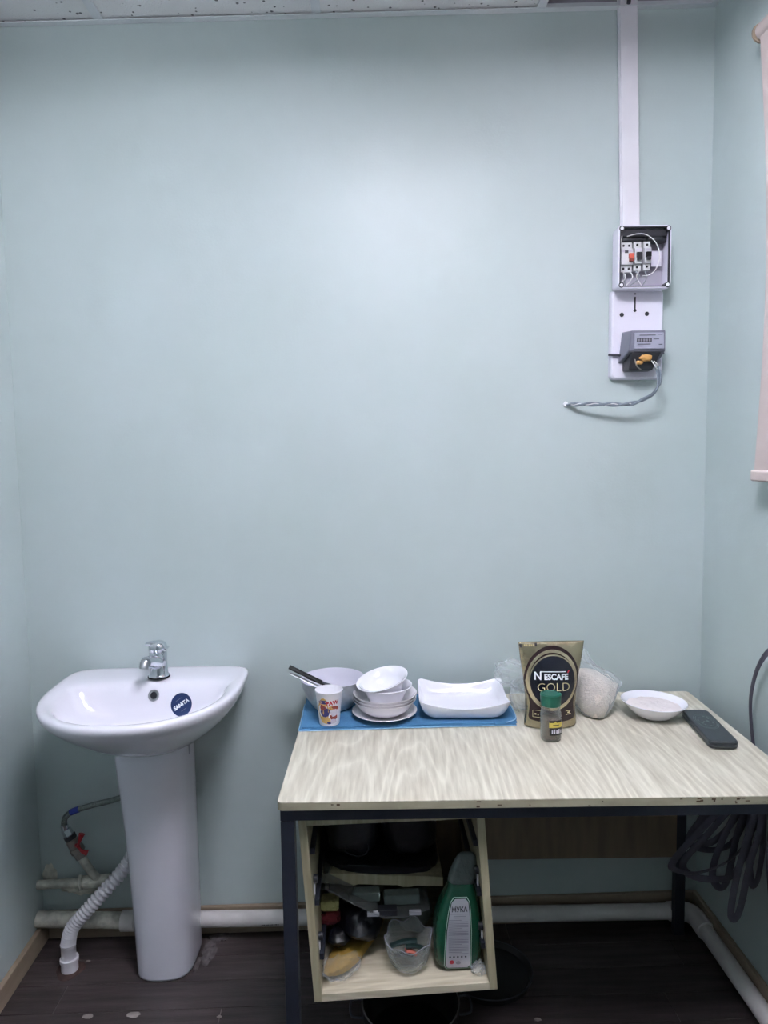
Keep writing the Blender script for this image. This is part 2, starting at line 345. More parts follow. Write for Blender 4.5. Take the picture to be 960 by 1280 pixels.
# ceiling: concrete slab, grid bars and mineral tiles hung below it
ce = M().box((XL-.12, YF-.12, TOP), (XR+.12, .12, TOP+.1)).build('ceiling', K['slab'], smooth=False); ce['kind'] = 'structure'
RT = Matrix.Translation((.0065, 0, 2.7155)) @ Matrix.Rotation(-TL, 4, 'Y')
bars_x = [-.715, -.110, .5235]
rows_y = [0, -.6, -1.2, -1.8, -2.4, -3.0, -3.6, YF]
def lx(x): return x-.0065
for bx in bars_x:
    M().box((lx(bx)-.0125, YF, 0), (lx(bx)+.0125, -.018, .004), RT).box((lx(bx)-.0015, YF, .004), (lx(bx)+.0015, -.018, .035), RT).build('grid_bar', K['bar'], ce, smooth=False)
for y in rows_y[1:-1]:
    M().box((lx(XL)+.02, y-.012, 0), (lx(XR)-.02, y+.012, .0035), RT).build('grid_bar', K['bar'], ce, smooth=False)
M().box((lx(XL)+.001, -.022, -.002), (lx(XR)-.001, -.0005, .0005), RT).box((lx(XL)+.001, -.003, 0), (lx(XR)-.001, -.0005, .02), RT).build('edge_angle', K['bar'], ce, smooth=False)
M().box((lx(XL)+.001, YF, -.002), (lx(XL)+.022, -.022, .0005), RT).build('edge_angle', K['bar'], ce, smooth=False)
M().box((lx(XR)-.022, YF, -.002), (lx(XR)-.001, -.022, .0005), RT).build('edge_angle', K['bar'], ce, smooth=False)
cols = [XL]+bars_x+[XR]; LUM = [(2, 2)]
for ci in range(4):
    for ri in range(7):
        if ci == 3 and ri == 0: continue
        x0 = lx(cols[ci])+(.004 if ci else .002); x1 = lx(cols[ci+1])-.004
        M().box((x0, rows_y[ri+1]+.003, .005), (x1, rows_y[ri]-.003, .019), RT).build('ceiling_tile', K['tile'], ce, smooth=False)
# bare hanger strip in the opening where a tile is missing
M().cyl((.768, -.03, 2.735), (.792, -.03, 2.98), .006, 8).build('hanger_wire', K['steel'], ce)

# surface-mounted luminaire with four tubes
for k, (ci, ri) in enumerate(LUM):
    cx, cy = .20, -1.38
    base = RT @ Vector((cx, cy, .003))
    t = thing('ceiling_light', base, 'square surface-mounted four-tube ceiling light above and in front of the camera', 'ceiling light')
    m = M(); hx, hy = .295, .295
    m.box((cx-hx, cy-hy, -.030), (cx+hx, cy+hy, .003), RT); m.build('housing', K['white'], t, smooth=False, bevel=.004)
    for sy in (-1, 1): M().box((cx-.26, cy+sy*.283-.008, -.075), (cx+.26, cy+sy*.283+.008, -.030), RT).build('tube_holder', K['white'], t, smooth=False, bevel=.003)
    em = emis('tube_light', TUBE_COLOR, TUBE_STRENGTH)
    for q in range(4):
        x = cx-.21+.14*q
        M().cyl(RT @ Vector((x, cy-.275, -.055)), RT @ Vector((x, cy+.275, -.055)), .013, 12).build('lamp_tube', em, t)

# ------------------------------------------------------------------ trunking, breaker box, meter
t = thing('cable_trunking', (.79, -.01, 2.13), 'tall white plastic trunking from the ceiling down to the breaker box', 'trunking')
def shx(z): return .786+(z-2.13)*(-.026)
for nm, a, b, d in (('trunk_base', -.026, .026, .013), ('trunk_cover', -.0235, .0275, .020)):
    z0, z1 = 2.13, zc(.77)+.03
    M().hexa([(shx(z0)+a, -d, z0), (shx(z0)+b, -d, z0), (shx(z0)+b, -.001, z0), (shx(z0)+a, -.001, z0), (shx(z1)+a, -d, z1), (shx(z1)+b, -d, z1), (shx(z1)+b, -.001, z1), (shx(z1)+a, -.001, z1)]).build(nm, K['pvc'], t, smooth=False, bevel=.002)

t = thing('meter_board', (.81, -.001, 1.69), 'white plastic meter backplate with keyhole slot and two round holes', 'meter board')
m = M(); m.loft([[Vector((.809+p.x, -.001-d, 1.820+p.y)) for p in rrect(hx, hz, r, 0)] for d, hx, hz, r in ((0, .078, .13, .014), (.018, .076, .128, .012), (.022, .072, .124, .010))])
m.build('backplate', K['plastic'], t, ang=30)
for x, z in ((.762, 1.877), (.836, 1.879)):
    M().cyl((x, -.0225, z), (x, -.0242, z), .0062, 16).build('screw_hole', K['dgrey'], t)
M().box((.7985, -.0242, 1.886), (.8025, -.0225, 1.928)).cyl((.8005, -.0225, 1.889), (.8005, -.0243, 1.889), .0045, 12).build('keyhole_slot', K['dgrey'], t, smooth=False)
M().box((.798, -.0242, 1.934), (.803, -.0225, 1.939)).build('slot_mark', K['greyink'], t, smooth=False)

bx0, bx1, bz0, bz1, bd = .731, .884, 1.941, 2.117, .075
t = thing('breaker_box', ((bx0+bx1)/2, -.02, bz0), 'open grey-rimmed breaker box under the trunking, cover removed', 'breaker box')
m = M(); outer = lambda d, g=0: [Vector(((bx0+bx1)/2+p.x, -d, (bz0+bz1)/2+p.y)) for p in rrect((bx1-bx0)/2-g, (bz1-bz0)/2-g, .010, 0)]
m.loft([outer(.0225, .002), outer(bd-.006, 0), outer(bd, .001), outer(bd+.001, .003), outer(bd, .006), outer(.03, .008)])
m.build('enclosure', [K['plastic']], t, ang=35)
M().loft([[Vector(((bx0+bx1)/2+p.x, -d, (bz0+bz1)/2+p.y)) for p in rrect((bx1-bx0)/2-g, (bz1-bz0)/2-g, .009, 0)] for d, g in ((bd+.0012, .0045), (bd+.0012, .0075), (bd-.006, .0078))], False, False).build('rubber_seal', K['dgrey'], t, ang=30)
M().box((bx0+.009, -.032, bz0+.009), (bx1-.009, -.029, bz1-.009)).build('back_liner', K['boxin'], t, smooth=False)
# dark rubber gland plate and upper inside wall in black
M().box((bx0+.010, -.068, bz1-.030), (bx1-.010, -.033, bz1-.010)).build('gland_plate', K['dgrey'], t, smooth=False, bevel=.002)
M().blob((bx1-.035, -.055, bz1-.035), (.03, .015, .014), 3, .3).blob((bx0+.05, -.05, bz1-.033), (.045, .012, .012), 4, .4).build('sealing_putty', K['dgrey'], t)
for x in (bx0+.010, bx1-.010):
    for z in (bz0+.010, bz1-.010):
        M().cyl((x, -bd-.0015, z), (x, -.05, z), .0078, 14).build('corner_post', K['dgrey'], t)
        M().cyl((x, -bd-.003, z), (x, -bd, z), .0047, 12).build('corner_screw', K['white'], t)
M().box((.745, -.046, 2.018), (.868, -.034, 2.044)).build('din_rail', K['boxin'], t, smooth=False)
for x0, x1, zo, sw, hh in ((.7425, .7765, 0, 'orange', .083), (.781, .803, .003, 'dgrey', .081), (.8095, .829, .004, 'black', .08)):
    zc0 = 2.031+zo
    b = M().box((x0, -.060, zc0-hh/2), (x1, -.045, zc0+hh/2)).box((x0+.0005, -.070, zc0-.022), (x1-.0005, -.060, zc0+.022)).build('breaker', K['breaker'], t, smooth=False, bevel=.001)
    sx0 = x0+.020 if sw == 'orange' else (x0+x1)/2-.007
    M().box((sx0, -.079, zc0-.006), (sx0+.014, -.070, zc0+.008)).build('switch', K[sw], b, smooth=False, bevel=.001)
    M().box((sx0+.002, -.081, zc0-.014), (sx0+.012, -.070, zc0-.006)).build('switch_toggle', K['brownp' if sw == 'orange' else 'dgrey'], b, smooth=False)
    M().box((x0+.003, -.0706, zc0+.012), (x1-.003, -.070, zc0+.019)).build('print_strip', K['lgrey'], b, smooth=False)
    for dx in ((.009, .025) if sw == 'orange' else (.010,)):
        for dz in (-hh/2+.010, hh/2-.009):
            M().cyl((x0+dx, -.0608, zc0+dz), (x0+dx, -.0595, zc0+dz), .0034, 10).build('terminal_hole', K['black'], b)
M().box((.752, -.0708, 2.041), (.762, -.070, 2.048)).build('test_button', K['dgrey'], t, smooth=False)
M().tube(spline([(.757, -.072, 2.086), (.785, -.076, 2.092), (.812, -.078, 2.088), (.838, -.078, 2.066), (.850, -.076, 2.03), (.840, -.075, 1.995), (.82, -.08, 1.978), (.803, -.07, 1.977)]), .0013, 6).build('white_wire', K['wirew'], t)
for i, (x, k) in enumerate(((.748, .01), (.758, -.005), (.77, .008), (.786, .012), (.80, -.01), (.815, .004))):
    M().tube(spline([(x, -.055, 1.995), (x+k, -.062, 1.975), (x-k, -.05, 1.953)]), .0016, 6).build('wire', K['breaker2' if i % 2 else 'wirew'], t)  # every second wire is plain mid grey
M().tube(spline([(.741, -.06, 2.058), (.741, -.075, 2.08), (.7415, -.075, 2.087)]), .0013, 6).build('wire', K['wirew'], t)
M().box((.836, -.050, 2.008), (.866, -.047, 2.050)).build('inner_label', K['plastic'], t, smooth=False)

t = thing('electric_meter', (.815, -.024, 1.72), 'grey single-phase electricity meter with digit counter on the white backplate', 'meter')
m = M(); m.hexa([(.762, -.085, 1.765), (.868, -.085, 1.765), (.872, -.0235, 1.735), (.752, -.0235, 1.735), (.768, -.088, 1.822), (.866, -.088, 1.822), (.862, -.0235, 1.828), (.762, -.0235, 1.826)])
m.build('meter_body', K['meter'], t, smooth=False, bevel=.003)
fc = M().hexa([(.776, -.0895, 1.770), (.862, -.0895, 1.770), (.862, -.083, 1.770), (.776, -.083, 1.770), (.776, -.0905, 1.815), (.860, -.0905, 1.815), (.860, -.085, 1.815), (.776, -.085, 1.815)]).build('face_plate', K['meterface'], t, smooth=False, bevel=.001)
M().box((.783, -.0915, 1.789), (.825, -.0895, 1.799)).build('counter_window', K['dgrey'], fc, smooth=False)
for i in range(5): M().box((.785+i*.0078, -.0920, 1.7905), (.7905+i*.0078, -.0914, 1.7975)).build('digit_wheel', K['greyink'], fc, smooth=False)
for z, a, b in ((1.807, .79, .836), (1.809, .842, .856), (1.796, .83, .846), (1.782, .785, .822), (1.777, .785, .80), (1.781, .846, .856)):
    M().box((a, -.0916, z), (b, -.0898, z+.0016)).build('print_line', K['ink'], fc, smooth=False)
m = M(); m.hexa([(.768, -.072, 1.712), (.838, -.066, 1.712), (.842, -.0235, 1.712), (.765, -.0235, 1.712), (.772, -.080, 1.766), (.862, -.078, 1.766), (.866, -.0235, 1.768), (.764, -.0235, 1.768)])
m.build('terminal_cover', K['dgrey'], t, smooth=False, bevel=.003)
M().blob((.812, -.084, 1.744), (.017, .006, .010), 5, .4).blob((.795, -.080, 1.732), (.010, .005, .006), 6, .4).build('amber_terminal', K['terminal'], t, smooth=True)
M().cyl((.722, -.028, 1.762), (.762, -.034, 1.759), .0035, 8).build('mounting_rod', K['steel'], t)
M().cyl((.86, -.034, 1.762), (.886, -.028, 1.764), .0035, 8).build('mounting_rod', K['steel'], t)
for i, (a, b, c) in enumerate((((.838, -.075, 1.737), (.846, -.078, 1.728), (.851, -.07, 1.716)), ((.83, -.078, 1.738), (.84, -.082, 1.722), (.848, -.074, 1.712)), ((.782, -.078, 1.742), (.786, -.084, 1.722), (.80, -.078, 1.713)))):
    M().tube(spline([a, b, c]), .0018, 6).build('wire', K['brass' if i == 2 else 'wirew'], t)
t = thing('meter_cable', (.603, 0, 1.62), 'twisted grey two-core cable running from the meter to a hole in the wall', 'cable')
path = spline([(.849, -.074, 1.722), (.8555, -.074, 1.692), (.853, -.072, 1.665), (.838, -.068, 1.642), (.812, -.062, 1.628), (.780, -.056, 1.617), (.735, -.05, 1.616), (.68, -.042, 1.618), (.635, -.026, 1.619), (.607, -.002, 1.620)], 10)
for s_, mt in ((1, 'cableg'), (-1, 'cableg')):
    N = len(path); pp = []
    for i, p in enumerate(path):
        u = i/N; a = u*26 if u > .45 else 11.7; pp.append(p+Vector((0, math.cos(a), math.sin(a)))*.0035*s_ if u > .2 else p+Vector((.0035*s_, 0, .0015*s_)))
    M().tube(pp, .0037, 8).build('cable_core', K[mt], t)
M().tube([p+Vector((0, -.004, .002*math.sin(i*.7))) for i, p in enumerate(path[50:])], .0013, 6).build('bare_wire', K['wirew'], t)
M().blob((.604, -.002, 1.621), (.008, .004, .008), 2, .3).build('wall_hole_filler', K['white'], t)

# ------------------------------------------------------------------ roller blind on the right wall
t = thing('roller_blind', (.995, -.95, 1.405), 'pinkish beige roller blind hanging on the right wall', 'roller blind')
m = M(); rings = []
def edge(z):
    return -.325-.03*(2.49-z)/1.08-.042*math.sin(max(0, min(1, (z-1.42)/1.07))*PI)
zs = [1.42+i*(2.50-1.42)/16 for i in range(17)]
A = [[Vector((.988, edge(z), z)), Vector((.988, edge(z)-.05, z)), Vector((.988, -1.6, z)), Vector((.990, -1.6, z)), Vector((.990, edge(z)-.05, z)), Vector((.990, edge(z), z))] for z in zs]
m.loft(A); m.build('blind_fabric', K['pink'], t, ang=30)
M().cyl((1.0, -.318, 2.505), (1.0, -1.62, 2.505), .021, 24).build('fabric_roll', K['pink'], t)
m = M(); m.loft([[Vector((.989+p.x, y, 1.416+p.y)) for p in rrect(.008, .014, .005, 0, 3)] for y in (-.352, -1.6)]); m.build('bottom_bar', K['pink'], t)
for y in (-.31, -1.63): M().cyl((1.0, y+.003, 2.505), (1.0, y-.003, 2.505), .024, 20).box((1.0, y-.003, 2.49), (1.031, y+.003, 2.53)).build('end_bracket', K['tan'], t)

# ------------------------------------------------------------------ pipes at the floor
t = thing('drain_pipe', (0, -.03, 0), 'white plastic sewer pipe along the floor of the back and right walls', 'pipe')
def rot_pipe(m, pts, r, n=20): return m.tube(pts, r, n)
zb = lambda x: .080-.018*(x+1.0)
M().cyl((XL+.002, -.046, .088), (-.745, -.046, zb(-.745)), .0235, 20).build('pipe_run', K['dirtpipe'], t, label='stained left stretch of pipe')
M().cyl((-.745, -.046, zb(-.745)), (.955, -.046, .047), .0235, 24).build('pipe_run', K['pipe'], t)
M().cyl((-.762, -.046, .0745), (-.722, -.046, .074), .0295, 24).build('coupling', K['pipe'], t)
M().tube(spline([(.925, -.046, .047), (.96, -.046, .047), (.985, -.056, .047), (.997, -.08, .047), (.998, -.115, .047)], 6), .0285, 20).build('elbow', K['pipe'], t)
M().cyl((.998, -.10, .047), (.998, -2.6, .030), .0235, 24).build('pipe_run', K['pipe'], t)
M().cyl((.998, -.10, .047), (.998, -.145, .0468), .0285, 24).build('coupling', K['pipe'], t)
for i in range(9): M().box((-.335+i*.006, -.0702, .060), (-.331+i*.006, -.0692, .063)).build('print_mark', K['ink'], t, smooth=False)

t = thing('supply_pipe', (-.9, -.03, .19), 'short stained white water pipe with tee above the sewer pipe', 'pipe')
M().cyl((XL+.001, -.03, .188), (-.86, -.03, .192), .0135, 14).build('pipe_run', K['dirtpipe'], t)
M().cyl((-.885, -.03, .192), (-.80, -.03, .196), .019, 16).build('tee_fitting', K['dirtpipe'], t)
M().tube(spline([(-.83, -.03, .196), (-.845, -.04, .225), (-.862, -.048, .262), (-.872, -.05, .285)], 6), .0125, 14).build('riser', K['dirtpipe'], t)
M().tube([(-.883, -.028, .175), (-.883, -.045, .18), (-.883, -.05, .205), (-.883, -.04, .222)], .006, 8).build('pipe_clip', K['dirtpipe'], t)
M().blob((-.90, -.005, .158), (.055, .010, .018), 8, .5, 2.5).blob((-.99, -.004, .20), (.02, .006, .04), 9, .5).build('mortar_patch', K['dirtpipe'], t)

t = thing('shutoff_valve', (-.876, -.05, .285), 'small nickel shut-off valve with red butterfly handle', 'valve')
ax0, ax1 = Vector((-.872, -.05, .284)), Vector((-.914, -.05, .372))
dv = (ax1-ax0)
M().tube([ax0+dv*k for k in (0, .18, .2, .35, .37, .62, .64, .75)], 0, 12, rf=lambda u: [.017, .017, .021, .021, .0185, .0185, .016, .016][min(7, round(u*7))]).build('valve_body', K['brass'], t)
M().cyl(ax0+dv*.66, ax0+dv*.80, .0175, 12).build('black_ring', K['dgrey'], t)
M().cyl(ax0+dv*.8, ax0+dv*1.0, .0145, 6).build('hose_nut', K['chrome'], t)
c = Vector((-.868, -.078, .334))
h = M(); h.cyl(ax0+dv*.45, c, .006, 8)
h.tube(spline([c+Vector((.012, 0, .038)), c+Vector((.005, -.003, .018)), c, c+Vector((.010, -.002, -.014)), c+Vector((.026, 0, -.022))], 4), .007, 8, rf=lambda u: .0095-.006*math.sin(u*PI))
h.build('valve_handle', K['red'], t)

t = thing('braided_hose', (-.72, -.05, .5), 'braided metal water hose curving from the valve up behind the pedestal', 'hose')
hp = spline([(-.914, -.05, .372), (-.918, -.052, .392), (-.910, -.055, .415), (-.885, -.058, .433), (-.83, -.06, .450), (-.74, -.065, .475), (-.66, -.07, .52), (-.62, -.06, .66)], 8)
M().tube(hp, .0085, 12).build('hose', K['braid'], t)
M().tube(hp[22:28], .0098, 12).build('blue_band', K['blueband'], t)
M().cyl((-.9155, -.05, .368), (-.918, -.051, .388), .0115, 12).build('crimp_ferrule', K['chrome'], t)

t = thing('waste_hose', (-.879, -.155, 0), 'white corrugated waste hose going into the floor beside the pedestal', 'hose')
wp = spline([(-.64, -.075, .40), (-.69, -.085, .335), (-.73, -.10, .272), (-.785, -.12, .215), (-.835, -.138, .165), (-.868, -.149, .128), (-.879, -.153, .095), (-.881, -.155, .075)], 40)
M().tube(wp, 0, 18, rf=lambda u: .0185+.0028*math.sin(u*PI*2*40)).build('corrugated_tube', K['pvc'], t, ang=80)
M().lathe([(.0205, .028), (.0205, .082), (.022, .084), (.018, .086)], (-.881, -.155, 0), 24).build('smooth_cuff', K['pvc'], t)
M().lathe([(.0235, .0), (.0235, .030), (.026, .031), (.026, .040), (.021, .041)], (-.880, -.155, 0), 24).build('floor_socket', K['pvc'], t)
M().lathe([(.040, 0), (.037, .003), (.024, .004)], (-.880, -.155, .0003), 24, fn=lambda p, a: p*(1+.12*math.sin(3*a)) if p.z < .01 else p).build('sealant_ring', K['rust'], t)

# ------------------------------------------------------------------ washbasin on pedestal
t = thing('pedestal_sink', (-.61, -.15, 0), 'white ceramic washbasin on a pedestal with chrome mixer tap', 'sink')
def srow(z, hw, cy, fr, bk, nf=2.25, nb=5, cx=-.614, N=64, tilt=0):
    out = []
    for j in range(N):
        a = 2*PI*j/N; cs, sn = math.cos(a), math.sin(a)
        nn = nf if sn < 0 else nb
        x = math.copysign(abs(cs)**(2/nn), cs)*hw; y = math.copysign(abs(sn)**(2/nn), sn)*(fr if sn < 0 else bk)
        out.append(Vector((cx+x, min(-.0015, cy+y), z+tilt*y)))
    return out
m = M()
R_ = [srow(.668, .085, -.15, .09, .13, 2.4, 4), srow(.684, .110, -.155, .115, .14, 2.3, 4), srow(.71, .155, -.165, .165, .15, 2.2, 4), srow(.745, .20, -.17, .215, .165, 2.2, 4.5), srow(.785, .237, -.175, .268, .172, 2.2, 5),
      srow(.815, .257, -.178, .305, .1765, 2.2, 6), srow(.835, .265, -.178, .320, .1765, 2.2, 7), srow(.846, .265, -.178, .320, .1765, 2.2, 7), srow(.852, .263, -.178, .314, .174, 2.2, 7), srow(.8525, .250, -.18, .302, .168, 2.2, 7),
      srow(.850, .238, -.205, .264, .105, 2.2, 6), srow(.846, .226, -.212, .248, .088, 2.2, 5), srow(.838, .219, -.216, .238, .080, 2.2, 4.5), srow(.81, .207, -.222, .220, .074, 2.2, 4), srow(.775, .185, -.225, .19, .068, 2.2, 3.5), srow(.745, .13, -.225, .13, .055, 2.1, 2.6), srow(.733, .06, -.225, .06, .04, 2, 2), srow(.731, .02, -.225, .02, .02, 2, 2)]
m.loft(R_); basin = m.build('basin', K['ceramic'], t, sub=1)
from mathutils.bvhtree import BVHTree
_ev = basin.evaluated_get(bpy.context.evaluated_depsgraph_get()); _me = _ev.to_mesh()
_off = wm(basin); BV = BVHTree.FromPolygons([_off @ v.co for v in _me.vertices], [tuple(p.vertices) for p in _me.polygons]); _ev.to_mesh_clear()
m = M()
def prow(z, k):
    hw = .0825+.0145*k; yf = -.215-.045*k; out = []
    pts = [(-hw, -.012), (-hw, -.06), (-hw, -.11), (-hw*.97, yf*.80), (-hw*.80, yf*.92), (-hw*.45, yf*.99), (0, yf), (hw*.45, yf*.99), (hw*.80, yf*.92), (hw*.97, yf*.80), (hw, -.11), (hw, -.06), (hw, -.012)]
    return [Vector((-.602-.014*k+x, y, z)) for x, y in pts]
m.loft([prow(z, k) for z, k in ((0, 0.0), (.001, .0), (.006, .0), (.2, .15), (.4, .40), (.55, .68), (.66, .95), (.70, 1.0))])
m.build('pedestal', K['pedceramic'], t, sub=1)
M().box((-.527, -.125, .628), (-.5185, -.110, .655)).build('small_label', K['greyink'], t, smooth=False)
fa = M(); T0 = Vector((-.603, -.098, .852))
fa.lathe([(.030, 0), (.030, .004), (.0275, .007), (.0262, .010), (.0245, .045), (.0252, .070), (.022, .076)], T0, 28)
fob = fa.build('faucet', K['chrome'], t)
M().lathe([(.0315, -.001), (.0315, .0025), (.029, .003)], T0, 28).build('black_gasket', K['black'], fob)
m = M(); m.tube(spline([T0+Vector((.0, 0, .040)), T0+Vector((-.003, -.03, .050)), T0+Vector((-.008, -.055, .059)), T0+Vector((-.012, -.078, .064))], 6), 0, 16, rf=lambda u: .021-.005*u); m.build('spout', K['chrome'], fob)
m = M(); e = T0+Vector((-.0125, -.078, .064)); m.tube([e, e+Vector((-.002, -.006, -.004)), e+Vector((-.003, -.010, -.016))], .013, 16); m.build('aerator', K['steelb'], fob)
m = M(); rings = []
for i in range(13):
    u = i/12; th = u*2.0-.25
    ctr = T0+Vector((.020-.050*u, -.012*u+.004, .070+.030*math.sin(min(1, u*1.25)*PI/2)-.002*u))
    wv = .0250-.012*u; tv = .014-.009*u
    rings.append([ctr+Vector((math.sin(q)*tv*.8*(1-u), math.cos(q)*wv, math.sin(q)*tv)) for q in [2*PI*j/12 for j in range(12)]])
m.loft(rings); m.lathe([(.0240, .074), (.0262, .078), (.0262, .088), (.023, .098), (.014, .104), (.002, .106)], T0, 24); m.build('lever', K['chrome'], fob)
# overflow ring and round sticker sit on the steep back wall of the bowl
def bowlwall(x, z):
    h = BV.ray_cast(Vector((x, -.25, z)), Vector((0, 1, 0)))[0]
    return h.y if h else -.13
def wallpatch(cx, cz, r0, r1, off, n=32, rot=0, cut=None):
    m = M(); rings = []
    for r in [r0+(r1-r0)*q/5 for q in range(6)]:
        ring = []
        for j in range(n):
            a = 2*PI*j/n; x = cx+r*math.cos(a); z = cz+r*math.sin(a)
            ring.append(Vector((x, bowlwall(x, z)-off, z)))
        rings.append(ring)
    m.loft(rings, cap0=True, cap1=False); return m
M().tube([Vector((-.606+.0125*math.cos(a), bowlwall(-.606, .812+.0125*math.sin(a))-.002, .812+.0125*math.sin(a))) for a in [2*PI*j/24 for j in range(25)]], .0034, 8).build('overflow_ring', K['steelb'], t)
wallpatch(-.606, .812, .0001, .0095, .0012).build('overflow_hole', K['dgrey'], t)
st = wallpatch(-.527, .787, .0001, .0300, .0012); so = st.build('round_sticker', K['navy'], t, label='round navy blue sticker inside the bowl')
ra = math.radians(33)
text('sticker_lettering', 'SANITA', .0138, K['white'], so, lambda x, y: (lambda X, Z: (X, bowlwall(X, Z)-.0022, Z))(-.527+x*math.cos(ra)-y*math.sin(ra), .787+x*math.sin(ra)+y*math.cos(ra)), bold=.0006, wide=.98)
for dx, dz, L in ((-.008, .013, .018), (.008, -.013, .016)):
    m = M(); a = [(-L/2, -.0004), (L/2, -.0004), (L/2, .0004), (-L/2, .0004)]
    P = [(-.527+dx+x*math.cos(ra)-y*math.sin(ra), .787+dz+x*math.sin(ra)+y*math.cos(ra)) for x, y in a]
    m.add([(X, bowlwall(X, Z)-.0022, Z) for X, Z in P], [(0, 1, 2, 3)]).build('sticker_line', K['greyink'], so, smooth=False)
m = M(); m.blob((-.49, -.10, .0015), (.018, .05, .0025), 11, .7, 3).blob((-.47, -.03, .0012), (.03, .02, .0022), 12, .7, 3).blob((-.515, -.15, .001), (.008, .03, .002), 13, .6, 3)
tag(m.build('mortar_smear', K['mortar'], origin=(-.49, -.08, 0)), 'pale dried mortar smear on the planks right of the pedestal', 'stain')
for i, (x, y, r) in enumerate(((-.762, -.335, .012), (-.641, -.335, .014), (-.41, -.352, .006), (.43, -.401, .008), (-.84, -.12, .006))):
    tag(M().blob((x, y, .0016), (r*1.2, r*.7, .0022), 20+i, .5, 2, 12, 6).build('crumb', K['chips'], origin=(x, y, 0)), ['pale flake on the planks left of the pedestal foot', 'larger pale flake on the planks in front of the pedestal', 'small pale flake on the floor left of the table leg', 'small pale scrap on the dark floor under the table', 'tiny pale crumb by the waste hose'][i], 'debris')

# ------------------------------------------------------------------ table
TA = -math.radians(1.7)
t = thing('table', (-.178, -.008, 0), 'pale wood-grain laminate table on a dark steel frame', 'table', rot=(0, 0, TA))
TW, TD = 1.150, .668
m = M(); m.loft([rrect(TW/2, TD/2, .012, z, 4, (TW/2, -TD/2)) for z in (.732, .7495)])
m.build('tabletop', K['oak'], t, smooth=False, local=True)
m = M(); L0 = rrect(TW/2+.0008, TD/2+.0008, .0125, .7315, 4, (TW/2, -TD/2)); L1 = [p+Vector((0, 0, .0165)) for p in L0]
m.loft([L0, L1], False, False).build('edge_band', K['oakedge'], t, local=True, ang=30)
m = M()
for i in range(26):
    u = random.choice([random.uniform(.72, .98), random.uniform(.80, .9), random.uniform(.05, .98)])*TW; z = random.uniform(.7325, .745); a = random.uniform(.002, .010); b_ = random.uniform(.001, .004)
    m.box((u, -TD-.0016, z), (u+a, -TD-.0007, min(.7475, z+b_)))
m.build('chipped_spots', K['chip'], t, smooth=False, local=True)['kind'] = 'stuff'
for x, y in ((.004, -TD+.012), (TW-.036, -TD+.012), (.010, -.040), (TW-.045, -.052)):
    M().box((x, y, 0), (x+.030, y+.030, .70)).box((x-.001, y-.001, 0), (x+.031, y+.031, .012)).build('leg', K['frame'], t, smooth=False, bevel=.002, local=True)
for a, b in (((.004, -TD+.012, .702), (TW-.006, -TD+.040, .7315)), ((.010, -.040, .702), (TW-.015, -.012, .7315)), ((.004, -TD+.04, .702), (.032, -.04, .7315)), ((TW-.043, -TD+.04, .702), (TW-.015, -.04, .7315))):
    M().box(a, b).build('rail', K['frame'], t, smooth=False, local=True, bevel=.001)
M().box((.04, -.058, .255), (TW-.047, -.044, .70)).build('modesty_panel', K['brownboard'], t, smooth=False, local=True)

# ------------------------------------------------------------------ open cabinet leaning under the table
BL, BR, TLc, TRc = (-.132, .263), (.281, .279), (-.158, .694), (.252, .700)
def cb(u, w, y):
    x = (BL[0]*(1-u)+BR[0]*u)*(1-w)+(TLc[0]*(1-u)+TRc[0]*u)*w
    z = (BL[1]*(1-u)+BR[1]*u)*(1-w)+(TLc[1]*(1-u)+TRc[1]*u)*w
    return Vector((x, y, z))
def board(u0, u1, w0, w1, y0=-.64, y1=-.22):
    return M().hexa([cb(u0, w0, y0), cb(u1, w0, y0), cb(u1, w0, y1), cb(u0, w0, y1), cb(u0, w1, y0), cb(u1, w1, y0), cb(u1, w1, y1), cb(u0, w1, y1)])
t = thing('open_cabinet', (.07, -.43, .263), 'open pale wood cabinet carcass hanging crooked under the left of the table', 'cabinet')
ut, wt = .043, .042
board(0, ut, 0, 1).build('side_panel', K['cab'], t, smooth=False, bevel=.001)
board(1-ut, 1, 0, 1).build('side_panel', K['cab'], t, smooth=False, bevel=.001)
board(ut, 1-ut, 1-wt, 1).build('top_panel', K['cab'], t, smooth=False, bevel=.001)
board(ut, 1-ut, 0, wt).build('bottom_panel', K['cabfloor'], t, smooth=False, bevel=.001)
board(ut, 1-ut, wt, 1-wt, -.226, -.22).build('back_panel', K['brownboard'], t, smooth=False)
sh = M().hexa([(-.120, -.50, .456), (.174, -.50, .439), (.174, -.24, .447), (-.120, -.24, .462), (-.120, -.50, .482), (.174, -.50, .463), (.174, -.24, .471), (-.120, -.24, .486)]).build('inner_shelf', K['cab'], t, smooth=False, bevel=.001, label='short board inside with two round lugs below')
for x, z in ((-.052, .454), (.088, .446)):
    M().loft([[Vector((x+.022*math.cos(a), y, z-.007*math.sin(a))) for a in [PI*j/10 for j in range(11)]] for y in (-.499, -.485)]).build('shelf_lug', K['cab'], sh, smooth=False)
for u, w in ((ut, .62), (ut, .30), (1-ut, .62), (1-ut, .30)):
    p = cb(u, w, -.60); s_ = 1 if u < .5 else -1
    M().cyl(p, p+Vector((.010*s_, 0, 0)), .009, 12).build('cam_bolt', K['dgrey'], t)
    M().box((p.x-.001, p.y-.006, p.z-.035), (p.x+.004*s_, p.y+.004, p.z-.010)).build('bolt_cap', K['pvc'], t, smooth=False)
# drawer runners inside
for u in (ut, 1-ut):
    for w in (.2, .5, .78):
        p = cb(u, w, 0); s_ = 1 if u < .5 else -1
        M().box((min(p.x, p.x+.010*s_), -.62, p.z), (max(p.x, p.x+.010*s_), -.26, p.z+.014)).build('runner', K['frame'], t, smooth=False)

def inside(name, m, mt, o, label, cat, **k): return tag(m.build(name, mt, origin=o, **k), label, cat)
